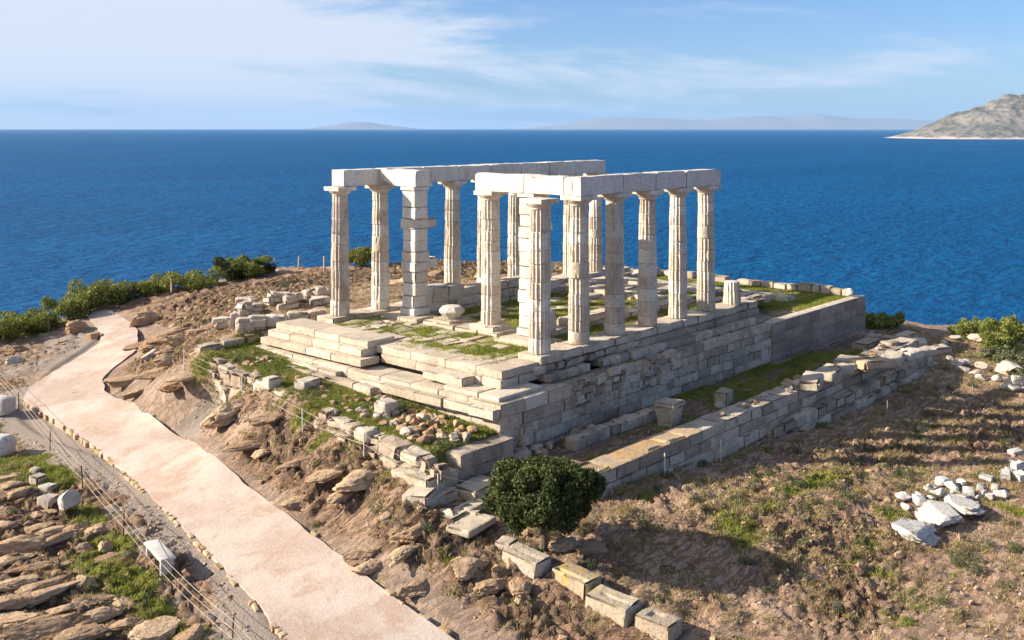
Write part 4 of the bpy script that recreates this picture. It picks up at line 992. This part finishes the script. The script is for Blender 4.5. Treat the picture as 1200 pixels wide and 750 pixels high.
# ------------------------------------------------------------------ cut blocks
def cut_block(p, d, a, mat, label, slot=None, name='stone_block', cat='stone block', group=None, tilt=(0, 0), sink=.06, chip=.05, res=.07, seed=None, tint=None):
    bm = MB(); bm.block((0, 0, d[2]/2-sink), d, (0, 0, 0), .045, chip*1.8, .025, res, tint, 0, seed)
    if slot is not None:
        V = bm.V[0]; x0, x1, y0, y1, dep = slot
        m = (V[:, 0] > x0) & (V[:, 0] < x1) & (V[:, 1] > y0) & (V[:, 1] < y1) & (V[:, 2] > d[2]-sink-.09); V[m, 2] -= dep
    V = bm.V[0]; bm.V[0] = V@rotm(tilt[0], tilt[1], a).T+np.array(p)
    return bm.thing(name, mat, label, cat, group)
GR = 'cut stone blocks below the tree'
q = on_land(616, 662); cut_block(q-(0, 0, .08), (.78, 1.30, .50), .05, M['rough'], 'grey cut block with a long slot, topmost of the row below the tree', (-.08, .06, -.50, .36, .045), group=GR, tilt=(.08, .0))
q = on_land(675, 688); cut_block(q-(0, 0, .06), (.80, 1.25, .55), -.02, M['lichen'], 'block with yellow lichen and a groove, second in the row below the tree', (-.34, -.18, -.5, .5, .10), group=GR, tilt=(.05, .03))
q = on_land(718, 716); cut_block(q-(0, 0, .06), (.80, 1.35, .52), .04, M['lichen'], 'yellow stained block hollowed like a trough, third in the row', (-.12, .06, -.42, .36, .06), group=GR, tilt=(.04, -.02))
q = on_land(771, 741); cut_block(q-(0, 0, .08), (.76, 1.10, .55), .02, M['rough'], 'short pitted block with a square notch, lowest of the row', (-.15, .15, -.10, .22, .07), group=GR, tilt=(.02, .02), chip=.09)
q = on_land(593, 640); cut_block(q, (.55, .55, .24), .2, M['pale'], 'small pale stone slab against the topmost cut block', group=GR)
GS = 'flat slabs before the temple corner'
for (u, v, dx, dy, a, lb) in ((528,606,.85,.75,.1,'worn flat slab set in soil, outermost of three left of the tree'), (552,616,1.5,.9,.15,'largest flat slab in soil touching the tree crown'), (552,596,1.1,.6,.15,'narrow flat slab behind the largest one by the tree')):
    q = on_land(u, v); cut_block(q, (dx, dy, .22), a, M['step'], lb, name='paving_slab', cat='slab', group=GS, sink=.10, chip=.08)
q = on_land(493, 584); cut_block(q, (1.25, .85, .36), .45, M['step'], 'thick flat slab lying by the last white rope post', name='paving_slab', cat='slab', group=GS, sink=.10, chip=.06)
q = on_land(560, 577); cut_block(q, (1.5, .95, .42), .1, M['rough'], 'thick pale slab at the temple corner behind the tree', name='paving_slab', cat='slab', group=GS, sink=.1, chip=.08)
# marble heap south of the front columns
HEAP = [(u_, v_, a_*.85, b_*.85, c_*.85, d_, e_, f_) for (u_, v_, a_, b_, c_, d_, e_, f_) in [(265,378,1.6,.7,.35,.5,0,'pale flat marble block at the low end of the stone heap'), (274,386,.35,.9,.95,.1,0,'upright marble slab at the front of the stone heap'),
 (287,387,.95,.8,.75,.2,1,'rounded marble drum end beside the upright slab of the heap'), (303,384,.85,.8,.72,.5,1,'rounded marble drum second along the front of the heap'),
 (322,381,1.3,.9,.6,.3,0,'broad split marble block at the middle of the heap front'), (350,376,1.35,.7,.6,.5,0,'pinkish rough marble block near the front column'),
 (371,372,1.0,.55,.5,.2,0,'small square marble block closest to the front column'), (290,371,1.9,.7,.5,.35,0,'long marble beam lying atop the heap front')]]
for k, (u, v, dx, dy, dz, a, rd, lb) in enumerate(HEAP):
    q = on_land(u, v); bm = MB()
    if rd: bm.block((q[0], q[1], q[2]+dz/2-.05), (dx, dy*1.3, dz), (0, 0, dirxy(1, 0, q)+pi/2+.3), .32, .10, .04, .14)
    else: bm.block((q[0], q[1], q[2]+dz/2-.05), (dx, dy, dz), (random.uniform(-.1, .1), random.uniform(-.1, .1), dirxy(1, -.05, q)+random.uniform(-.3, .3)), .13, .2, .06, .12)
    bm.thing('marble_block', M['pale'], lb, 'marble block', 'heap of fallen marble')
for k in range(22):
    u = random.uniform(285, 386); lv = random.choice((0, 0, 1)); v = 378-(u-285)*.10-random.uniform(6, 22)
    q = on_land(u, v); dz = random.uniform(.35, .6); bm = MB()
    bm.block((q[0], q[1], q[2]+dz/2-.08+.30*lv), (random.uniform(.6, 1.4), random.uniform(.45, .7), dz*.85), (random.uniform(-.2, .2), random.uniform(-.2, .2), dirxy(1, -.1, q)+random.uniform(-.5, .5)), random.choice((.12, .12, .22)), .2, .06, .12)
    bm.thing('marble_block', M['pale'], 'weathered marble block piled among others in the heap south of the columns', 'marble block', 'heap of fallen marble')
q = on_land(258, 386); bm = MB(); bm.rock((q[0], q[1], q[2]+.2), (.8, .7, .55)); bm.thing('boulder', M['rough'], 'small brown rock at the foot of the marble heap', 'boulder')
# capital fragment on the empty porch plinth
bm = MB(); n8 = 9; th = np.arange(n8)*2*pi/n8; pr = [(.02, .12), (.36, .12), (.40, .18), (.62, .42), (.60, .48), (.42, .66), (.34, .68), (.02, .68)]
V = np.concatenate([np.c_[2.52+r*np.cos(th), 7.44+r*np.sin(th), np.full(n8, z)] for r, z in pr]); V += .03*np.c_[vn(V[:, 0]*3, V[:, 1]*3, V[:, 2]*3, 1), vn(V[:, 0]*3, V[:, 1]*3, V[:, 2]*3, 2), 0*V[:, 0]]
j = np.arange(n8); bm.add(V, np.concatenate([np.c_[k*n8+j, k*n8+(j+1) % n8, (k+1)*n8+(j+1) % n8, (k+1)*n8+j] for k in range(len(pr)-1)]), None, .8)
bm.thing('capital_fragment', M['pale'], 'faceted marble capital fragment resting on the empty porch plinth', 'capital fragment', None, 25)
# north terrace: tapered pedestal, block, rubble at the podium foot
q = on_land(784, 498); bm = MB(); bm.block((q[0], q[1], q[2]+.36), (.85, .75, .85), (.0, .05, .15), .04, .1, .02, .14, .4, -.18); bm.block((q[0]+.05, q[1], q[2]+.86), (1.15, .9, .18), (0, .05, .15), .03, .1, .02, .14, .5); bm.thing('pedestal', M['podium'], 'broken tapered stone pedestal standing in the shade of the podium', 'pedestal')
q = on_land(848, 474); bm = MB(); bm.block((q[0], q[1], q[2]+.28), (.9, .6, .65), (0, 0, .2), .05, .12, .03, .14); bm.thing('stone_block', M['podium'], 'brown stone block alone on the grass strip under the podium', 'stone block')
q = on_land(613, 521); bm = MB(); bm.block((q[0], q[1], q[2]+.28), (.6, .55, .7), (0, .05, .1), .04, .1, .03, .12); bm.thing('stone_block', M['rough'], 'squarish upright stone at the podium foot above the tree', 'stone block')
for k in range(26):
    u, v = random.uniform(590, 700), 0; v = 528-(u-590)*.20+random.uniform(-4, 16); q = on_land(u, v); s = random.uniform(.3, .75); bm = MB()
    bm.rock((q[0], q[1], q[2]+s*.18), (s, s*random.uniform(.6, .9), s*random.uniform(.45, .7)), (0, 0, random.uniform(0, 6)), None, 3)
    bm.thing('rubble_stone', M[random.choice(('rough', 'ochre', 'podium'))], 'broken stone tumbled at the shaded foot of the podium', 'stone', 'stones at the podium foot')
for k in range(46):
    x = random.uniform(5, 26); y = random.uniform(-4.9, -3.6) if k % 3 else random.uniform(-5.0, -4.5); z = float(ground_z(x, y)) if y > -4.4 else -2.88; z = max(z, float(ground_z(x, y))); sz = random.uniform(.25, .7); bm = MB()
    bm.rock((x, y, z+sz*.14), (sz, sz*random.uniform(.6, .9), sz*random.uniform(.4, .6)), (0, 0, random.uniform(0, 6)), None, 3)
    bm.thing('rubble_stone', M[random.choice(('rough', 'podium', 'podium', 'ochre'))], 'loose rubble stone strewn along the top of the long retaining wall', 'stone', 'rubble along the retaining wall')
# slabs lying on the retaining wall
SLAB = [(951,452,1.7,.9,'grey slab sliding off the top of the retaining wall'), (972,441,1.5,1.0,'flat grey slab in shade among those on the retaining wall'), (985,438,1.2,.8,'small tilted slab beside the grey ones on the retaining wall'), (993,428,1.7,1.1,'wide slab half in sunlight on the retaining wall'),
 (1020,430,2.1,1.3,'large sunlit ochre slab crowning the retaining wall'), (1046,424,1.4,1.0,'sunlit split block next to the ochre slab'), (1066,419,1.3,.9,'pale block near the west end of the retaining wall'), (1092,414,2.2,.7,'long pale slab at the west end of the retaining wall'),
 (1048,405,1.5,1.0,'dark flat slab on the terrace behind the ochre slab'), (1062,396,1.3,.8,'pale tilted slab beyond the terrace slabs'), (1016,404,1.9,1.0,'blue grey slab lying below the podium corner'), (1018,393,1.5,.9,'dark slab against the podium corner'), (1078,404,1.2,.8,'white slab at the terrace end')]
for k, (u, v, dx, dy, lb) in enumerate(SLAB):
    q = on_land(u, v) if k >= 8 else np.array(at(u, v, -2.86)); q = on_land(u, v+3) if k >= 8 else q
    bm = MB(); dz = random.uniform(.35, .5); bm.block((q[0], q[1], q[2]+dz/2-.03), (dx, dy, dz), (random.uniform(-.06, .06), random.uniform(-.10, .06), random.uniform(-.4, .4)), .08, .2, .05, .14)
    bm.thing('stone_slab', M['orange_slab' if k in (4,) else 'rough' if k in (3, 5, 9) else 'pale' if k in (6, 7, 12) else 'podium'], lb, 'stone slab', 'slabs on the retaining wall')

# ------------------------------------------------------------------ pale stones by the right hand bushes
for k, (u, v, s) in enumerate([(1121,399,1.0),(1107,404,.7),(1143,400,1.3),(1121,429,1.1),(1132,429,.9),(1143,440,.8),(1152,433,1.1),(1180,440,1.9),(1190,455,1.6),(1196,447,1.2),(1160,418,1.0),(1112,423,.8),(1170,446,.9),(1183,457,1.0),(1128,436,.8),(1150,445,.7)]):
    q = on_land(u, v); bm = MB(); bm.rock((q[0], q[1], q[2]+s*.16), (s, s*random.uniform(.6, .8), s*random.uniform(.38, .55)), (0, 0, random.uniform(0, 6)))
    bm.thing('pale_stone', M['pale'], 'pale limestone boulder scattered on the slope below the cliff bushes', 'stone', 'pale stones by the cliff bushes')
# marble pieces on the slope
def plate(q, d, a, lb, tilt, seed):
    bm = MB(); bm.rock((0, 0, d[2]*.28), d, (0, 0, 0), seed, 4, .6, 11, .07, .42); V = bm.V[0]; bm.V[0] = V@rotm(tilt[0], tilt[1], a).T+np.array(q); bm.thing('marble_slab', M['white'], lb, 'marble slab', 'marble debris on the slope', 28)
q = on_land(1071, 629); plate(q, (2.1, 1.7, .8), .35, 'nearest thick white marble slab of the debris on the slope', (.06, .05), 4)
q = on_land(1103, 608); plate(q, (2.7, 1.8, .75), .3, 'longest white marble slab, just beyond the nearest thick one', (.08, .02), 12)
q = on_land(1126, 596); plate(q, (2.2, 1.3, .6), .5, 'greyish marble slab resting against the longest one', (.05, .1), 23)
for (u, v) in [(1061,585),(1077,581),(1090,576),(1106,567),(1117,572),(1127,566),(1119,577),(1135,579),(1149,572),(1154,580),(1167,572),(1156,561),(1078,590),(1090,584),(1178,558),(1187,544),(1190,531),(1196,560),(1061,597),(1142,590),(1101,580),(1112,583),(1130,588),(1146,583),(1160,584),(1172,580),(1182,552),(1193,548)]:
    q = on_land(u, v+2); s = random.uniform(.32, .75); bm = MB()
    if random.random() < .5: bm.rock((q[0], q[1], q[2]+s*.2), (s, s*random.uniform(.55, .9), s*random.uniform(.4, .65)), (0, 0, random.uniform(0, 6)), None, 3, None, 12, .04)
    else: bm.block((q[0], q[1], q[2]+s*.2), (s, s*random.uniform(.5, .8), s*random.uniform(.35, .6)), (random.uniform(-.2, .2), random.uniform(-.2, .2), random.uniform(0, 3)), .03, .12, .03, .12)
    bm.thing('marble_fragment', M['white'], 'broken white marble fragment in the debris strewn across the slope', 'marble fragment', 'marble debris on the slope')

# ------------------------------------------------------------------ rocks left of the path
C8 = lambda x, y: (x/2.68, 470+y/2.68)
for k, (x, y, s, lb) in enumerate([(110,228,.45,'smallest white cut stone in the short line beside the rope fence'), (118,258,.62,'white cut stone second in the short line by the rope fence'), (148,290,.66,'square white cut stone third in the short line by the rope fence'), (150,332,.75,'tilted white cut stone at the end of the short line')]):
    q = on_land(*C8(x, y)); cut_block(q, (s*.8, s*.68, s*.5), random.uniform(0, .6), M['pale'], lb, None, 'cut_stone', 'cut stone', 'white stones by the rope fence', (.1, .05), .03, .06, .1)
q = on_land(*C8(220, 355)); bm = MB(); bm.rock((q[0], q[1], q[2]+.35), (.85, .75, .8), (0, 0, .4), 9); bm.thing('boulder', M['pale'], 'pale rounded boulder standing next to the white cut stones', 'boulder')
for k, (x, y, lb) in enumerate([(5,40,'white marble column drum at the edge beside the fence end'), (0,170,'white marble column drum lying on the grass below the other drum')]):
    q = on_land(*C8(x, y)); bm = MB(); bm.block((q[0], q[1], q[2]+.36), (.95, .95, .85), (.0, .1, .4), .30, .06, .02, .12, .9); bm.thing('column_drum', M['white'], lb, 'column drum', 'fallen drums')
LED = [(35,240,.95,.4,.30),(40,268,1.0,.45,.32),(55,300,.9,.5,.34),(8,360,.75,.6,.45),(112,365,.95,.5,.35),(60,462,1.7,.8,.75),(20,400,.9,.5,.35),(125,400,1.3,.4,.25),(180,412,1.0,.4,.25),(185,440,1.1,.35,.25),(245,405,.7,.4,.3),(310,412,.62,.45,.45),(335,468,.38,.3,.55),(130,622,1.75,.55,.32),(60,585,1.3,.5,.35),(255,580,.6,.5,.45),(325,505,1.0,.35,.22),(395,640,.75,.6,.45),(500,735,1.2,.8,.65),(590,745,1.0,.6,.45),(150,580,1.3,.45,.25),(300,636,.95,.4,.25),(180,712,1.3,.55,.35),(250,742,1.3,.6,.40),(60,700,1.2,.9,.5),(100,735,1.6,.8,.55),(205,655,1.0,.4,.25),(30,640,1.2,.6,.4),(310,690,1.1,.45,.3),(400,700,.8,.4,.25),(20,500,1.2,.5,.3),(210,520,1.1,.4,.22),(90,530,1.3,.4,.22),(260,470,.6,.35,.3)]
for (x, y, dx, dy, dz) in LED:
    q = on_land(*C8(x, y)); bm = MB(); bm.rock((q[0], q[1], q[2]+dz*.06), (dx*1.4, dy*1.45, dz*.95), (random.uniform(.02, .16), random.uniform(-.06, .06), random.uniform(-.16, .16)-.1), None, 4, None, 9, .10)
    bm.thing('rock_ledge', M['ledge'], 'layered brown rock slab breaking out of the slope left of the path', 'rock', 'layered rocks left of the path')
# outcrops between path and terrace, and named boulders
OUT = [(270,484,2.3,1.1,.85,'largest brown outcrop between path and terrace wall'), (318,492,1.5,.7,.4,None), (425,562,1.7,1.0,.55,'tilted flat outcrop in bare soil below the terrace wall'), (290,525,1.6,.6,.3,None), (345,545,1.1,.5,.3,None), (385,558,1.3,.6,.3,None), (402,582,1.2,.5,.3,None), (345,590,1.3,.7,.35,None), (305,533,.8,.5,.3,None),
 (450,610,.9,.5,.3,None),(478,630,1.0,.6,.4,None),(430,650,1.6,.6,.35,None),(478,648,1.5,.5,.35,None),(432,668,.8,.6,.4,None),(490,690,1.2,.6,.3,None),(548,665,1.4,.8,.5,None),(575,690,1.0,.7,.35,None),(610,690,.7,.7,.4,None),(600,660,.6,.5,.35,None),(660,640,1.0,.7,.4,None),(690,645,.9,.7,.35,None),(672,660,.8,.6,.35,None),
 (168,379,1.7,1.2,1.4,'large orange brown outcrop beside the bend of the path'), (90,388,1.4,1.1,1.2,'rugged ochre outcrop inside the bend of the path'), (110,396,.9,.7,.6,'ochre boulder at the path edge by the bend'), (200,398,2.6,1.3,.8,None), (180,418,1.2,.7,.75,'pale square rock beside the path above the kink'), (200,424,1.6,.9,.6,None), (170,405,1.9,.9,.5,None), (215,400,1.6,1.0,.7,None), (150,448,2.2,.8,.35,None), (185,438,2.2,.8,.3,None), (165,460,1.5,.6,.35,None), (220,445,1.8,.8,.35,None), (205,455,1.6,.7,.4,None), (195,415,1.2,.8,.5,None), (230,392,1.2,.8,.55,None),
 (22,413,1.3,.8,.7,'ochre boulder alone on the gravel left of the path'), (15,425,.8,.6,.6,'grey boulder at the edge of the far gravel'), (221,333,1.8,1.2,1.2,'pink rounded boulder on the ridge between bushes'), (203,341,1.0,.7,.6,None), (3,412,.5,.4,.2,None), (66,403,.4,.3,.15,None), (75,401,.5,.3,.2,None)]
OUT += [(random.uniform(445, 640), random.uniform(318, 338), random.uniform(1.2, 2.6), random.uniform(.8, 1.4), random.uniform(.5, 1.0), None) for _ in range(16)]
for (u, v, dx, dy, dz, lb) in OUT:
    q = on_land(u, v); bm = MB(); bm.rock((q[0], q[1], q[2]+dz*.06), (dx*1.35, dy*1.25, dz*.95), (random.uniform(.0, .2), random.uniform(-.1, .08), random.uniform(-.22, .22)), None, 4, None, 10, .13)
    mt = 'pale' if lb and ('pale' in lb or 'grey' in lb) else 'ochre' if lb and ('ochre' in lb or 'orange' in lb or 'pink' in lb) else 'ledge'
    bm.thing('rock_outcrop' if dx > 1 else 'boulder', M[mt], lb or 'brown weathered rock showing through the bare soil around the temple', 'rock', None if lb else 'rocks in the bare soil')
for (u, v, dx, dy) in ((98,463,1.4,.5),(80,467,1.0,.35),(60,469,.9,.35),(106,458,.9,.4),(45,468,.6,.3)):
    q = on_land(u, v); bm = MB(); bm.rock((q[0], q[1], q[2]+.08), (dx, dy, .28), (0, 0, random.uniform(-.2, .2)), None, 3, None, 12, .1); bm.thing('rock_ledge', M['ledge'], 'dark flat rock cropping out across the path at its kink', 'rock', 'rocks across the path')
# rubble in the grass of the east terrace
for k in range(135):
    y = random.choice((random.uniform(-1.0, 3.5), random.uniform(-1.2, 5), random.uniform(-1, 13.2))); x = random.uniform(float(wall_x(y))+.6, -4.5); z = float(ground_z(x, y)); s = random.uniform(.2, .55)*(1.15 if y < 2 else .9)
    bm = MB(); bm.rock((x, y, z+s*.15), (s, s*random.uniform(.65, .95), s*random.uniform(.5, .8)), (0, 0, random.uniform(0, 6)), None, 3)
    bm.thing('rubble_stone', M['ochre' if random.random() < .65 else 'rough'], 'rough stone lying in the grass of the terrace below the steps', 'stone', 'stones in the terrace grass')
for (u, v, dx, dy, dz, lb) in ((453,484,.75,.6,.5,'pale squared block on the terrace edge amid ochre stones'), (318,455,.6,.5,.45,'round pale block on the terrace wall with a dark shadowed face'), (360,455,.9,.6,.4,'flat pale block on the middle of the terrace grass')):
    q = on_land(u, v); bm = MB(); bm.block((q[0], q[1], q[2]+dz/2-.05), (dx, dy, dz), (0, 0, random.uniform(-.2, .2)), .06, .12, .04, .12); bm.thing('stone_block', M['pale'], lb, 'stone block')
q = np.array(at(1002, 347, -.75)); q = np.array((27.3, -.9, -1.04)); bm = MB(); bm.rock((q[0], q[1], q[2]+.28), (.42, .42, .42), (0, 0, 0), 3, 3, .9, 3, .02); bm.thing('white_stone', M['white'], 'round white stone sitting on the corner of the west platform', 'stone')

# ------------------------------------------------------------------ grass, herbs and pebbles
def scatter(name, x0, x1, y0, y1, n, dens, fz, mat, mk, seed):
    rs = np.random.RandomState(seed); x = rs.uniform(x0, x1, n); y = rs.uniform(y0, y1, n); k = rs.rand(n) < dens(x, y); x, y = x[k], y[k]; z = fz(x, y)
    V, F3, tn = mk(x, y, z, rs); me = mesh_from(name, V, None, F3, {'tint': tn}); return tag(link(name, me, M[mat]), kind='stuff')
def tufts(h0, h1, nb=7, spread=.07, wid=.013):
    def mk(x, y, z, rs):
        n = len(x); P = np.c_[x, y, z][:, None, :]+np.stack([rs.normal(0, spread, (n, nb)), rs.normal(0, spread, (n, nb)), np.zeros((n, nb))-.01], 2); P = P.reshape(-1, 3); m = len(P)
        hgt = rs.uniform(h0, h1, m); a = rs.uniform(0, 2*pi, m); ln_ = rs.normal(0, .5, (m, 2))*hgt[:, None]
        w = wid*rs.uniform(.7, 1.6, m); e = np.c_[np.cos(a)*w, np.sin(a)*w, 0*a]
        tip = P+np.c_[ln_, hgt]; V = np.stack([P-e, P+e, tip], 1).reshape(-1, 3)
        t = np.repeat(np.clip(np.repeat(fbm(x*.8, y*.8, 1, 8, 3)*.6+.5, nb)+rs.normal(0, .18, m), 0, 1), 3); return V, np.arange(m*3).reshape(-1, 3), t
    return mk
def inview(x, y): d = (x-CX)*FX+(y-CY)*FY; r = (x-CX)*RX+(y-CY)*RY; return (np.abs(r) < .53*d) & (d > 20)
def gd(x, y): return np.clip(ground_a('grass', x, y)*1.7-.35, 0, 1)*inview(x, y)*(edge_dist(x, y) < .5)
gz_ = lambda x, y: ground_z(x, y)
scatter('grass', -24, 34, -19, 32, 420000, lambda x, y: gd(x, y)*np.where(ground_a('dark_soil', x, y) > .5, .5, 1), gz_, 'grass', tufts(.04, .13), 1)
scatter('grass', -2.2, 19.5, .6, 11.8, 26000, lambda x, y: np.clip(fl_g(x, y)*1.5-.4, 0, 1), lambda x, y: fl_h(x, y), 'grass', tufts(.05, .15), 2)
scatter('grass', 16, 27.8, -.9, 13, 22000, lambda x, y: np.clip(wp_g(x, y)*1.5-.4, 0, 1), lambda x, y: _x(x, y), 'grass', tufts(.04, .12), 3)
def herbs(x, y, z, rs):                               # low leafy clumps
    n = len(x); m = 26; d = rs.normal(size=(n, m, 3)); d /= np.linalg.norm(d, axis=2)[..., None]; d[..., 2] = np.abs(d[..., 2])*.8; r = rs.uniform(.06, .20, n)[:, None, None]
    P = np.c_[x, y, z][:, None, :]+d*r*rs.uniform(.5, 1, (n, m, 1)); P = P.reshape(-1, 3); k = len(P)
    a = rs.normal(size=(k, 3)); a /= np.linalg.norm(a, axis=1)[:, None]; b = np.cross(a, rs.normal(size=(k, 3))); b /= np.maximum(np.linalg.norm(b, axis=1), 1e-6)[:, None]; s = rs.uniform(.015, .035, k)[:, None]
    V = np.stack([P-a*s, P+b*s, P+a*s], 1).reshape(-1, 3); t = np.repeat(np.clip(np.repeat(rs.uniform(.1, .9, n), m)+rs.normal(0, .15, k), 0, 1), 3); return V, np.arange(k*3).reshape(-1, 3), t
scatter('weeds', -24, 34, -19, 32, 60000, lambda x, y: np.clip(gd(x, y)*.5+.05*zone(x, y, CLOD_Z)+.02*(ground_a('rock', x, y) < .3)*(path_dist(x, y) > .3), 0, 1)*inview(x, y)*(edge_dist(x, y) < .5), gz_, 'herb', herbs, 5)
scatter('weeds', -7.2, -4.0, -1.3, 13.5, 2600, lambda x, y: .9+0*x, gz_, 'herb', herbs, 6)
scatter('weeds', -2.6, 3, .6, 11.8, 420, lambda x, y: np.clip(fl_g(x, y)-.2, 0, 1), lambda x, y: fl_h(x, y)+.02, 'herb', herbs, 7)
def pebbles(lo, hi):
    def mk(x, y, z, rs):
        V0, F0 = ico(1); n = len(x); s = lo+(hi-lo)*rs.rand(n)**3
        Q = V0[None]*(1+.25*rs.normal(size=(n, len(V0), 1)))*s[:, None, None]*np.stack([np.ones(n), rs.uniform(.6, 1, n), rs.uniform(.4, .8, n)], 1)[:, None, :]
        V = (Q+np.c_[x, y, z+.1*s][:, None, :]).reshape(-1, 3); F = (F0[None]+(np.arange(n)*len(V0))[:, None, None]).reshape(-1, 3); return V, F, np.repeat(rs.rand(n), len(V0))
    return mk
scatter('gravel', -24, 34, -19, 32, 70000, lambda x, y: np.clip(.22+.5*ground_a('gravel', x, y)+.4*zone(x, y, CLOD_Z)-.5*gd(x, y), 0, 1)*inview(x, y)*(edge_dist(x, y) < .3)*(path_dist(x, y) > .15), gz_, 'ledge', pebbles(.014, .085), 9)
scatter('gravel', -24, 34, -19, 32, 16000, lambda x, y: .4*inview(x, y)*(edge_dist(x, y) < .3)*(path_dist(x, y) > .15)*(ground_a('grass', x, y) < .5), gz_, 'rough', pebbles(.014, .07), 10)

M['dry'] = leafmat('dry_scrub_leaf', (.20,.155,.07), (.34,.27,.12), (.48,.39,.20))
def slope(x, y): return inview(x, y)*(edge_dist(x, y) < .3)*(path_dist(x, y) > .4)*(ground_a('gravel', x, y) < .6)*(ground_a('dark_soil', x, y) < .5)
scatter('dry_grass', -24, 34, -19, 32, 90000, lambda x, y: slope(x, y)*np.clip(fbm(x*.9, y*.9, 5, 111, 3)*2.2+.35+.35*zone(x, y, CLOD_Z), 0, 1)*.9, gz_, 'dry', tufts(.05, .17, 9, .06, .012), 21)
def scrub(x, y, z, rs):
    V, F, t = [], [], []; k = 0
    for i in range(len(x)):
        r = rs.uniform(.12, .34); n = int(380*r/.25); v, f, tn = leaf_cloud(n, [(x[i], y[i], z[i]+r*.35, r, r*rs.uniform(.7, 1), r*.55)]+[(x[i]+rs.normal()*r*.7, y[i]+rs.normal()*r*.7, z[i]+r*.3, r*.5, r*.5, r*.45) for _ in range(3)], .030, int(rs.randint(9999)))
        f = np.r_[f[:, [0, 1, 2]], f[:, [0, 2, 3]]]; V.append(v); F.append(f+k); t.append(tn); k += len(v)
    return np.concatenate(V), np.concatenate(F), np.concatenate(t)
scatter('undergrowth', -18, 32, -18, 30, 2600, lambda x, y: slope(x, y)*(.10+.30*zone(x, y, CLOD_Z)+.15*(ground_a('grass', x, y) > .3)), gz_, 'leaf_olive', scrub, 22)
scatter('undergrowth', -18, 32, -18, 30, 2000, lambda x, y: slope(x, y)*(.08+.26*zone(x, y, CLOD_Z)), gz_, 'dry', scrub, 23)
scatter('gravel', -24, 34, -19, 32, 9000, lambda x, y: slope(x, y)*np.clip(.12+.5*zone(x, y, CLOD_Z)+.4*zone(x, y, ROCK_Z), 0, 1), gz_, 'ledge', pebbles(.04, .20), 24)

rs_ = np.random.RandomState(8); px8 = rs_.uniform(-.5, 15, 60); zl8 = rs_.choice([-.98, -1.02, -1.42, -1.8, -2.2], 60); py8 = np.where(zl8 > -1.1, -1.15, -1.42)
V, F3, tn = herbs(px8, py8, zl8, rs_); tag(link('weeds', mesh_from('weeds', V, None, F3, {'tint': tn}), M['herb']), kind='stuff')
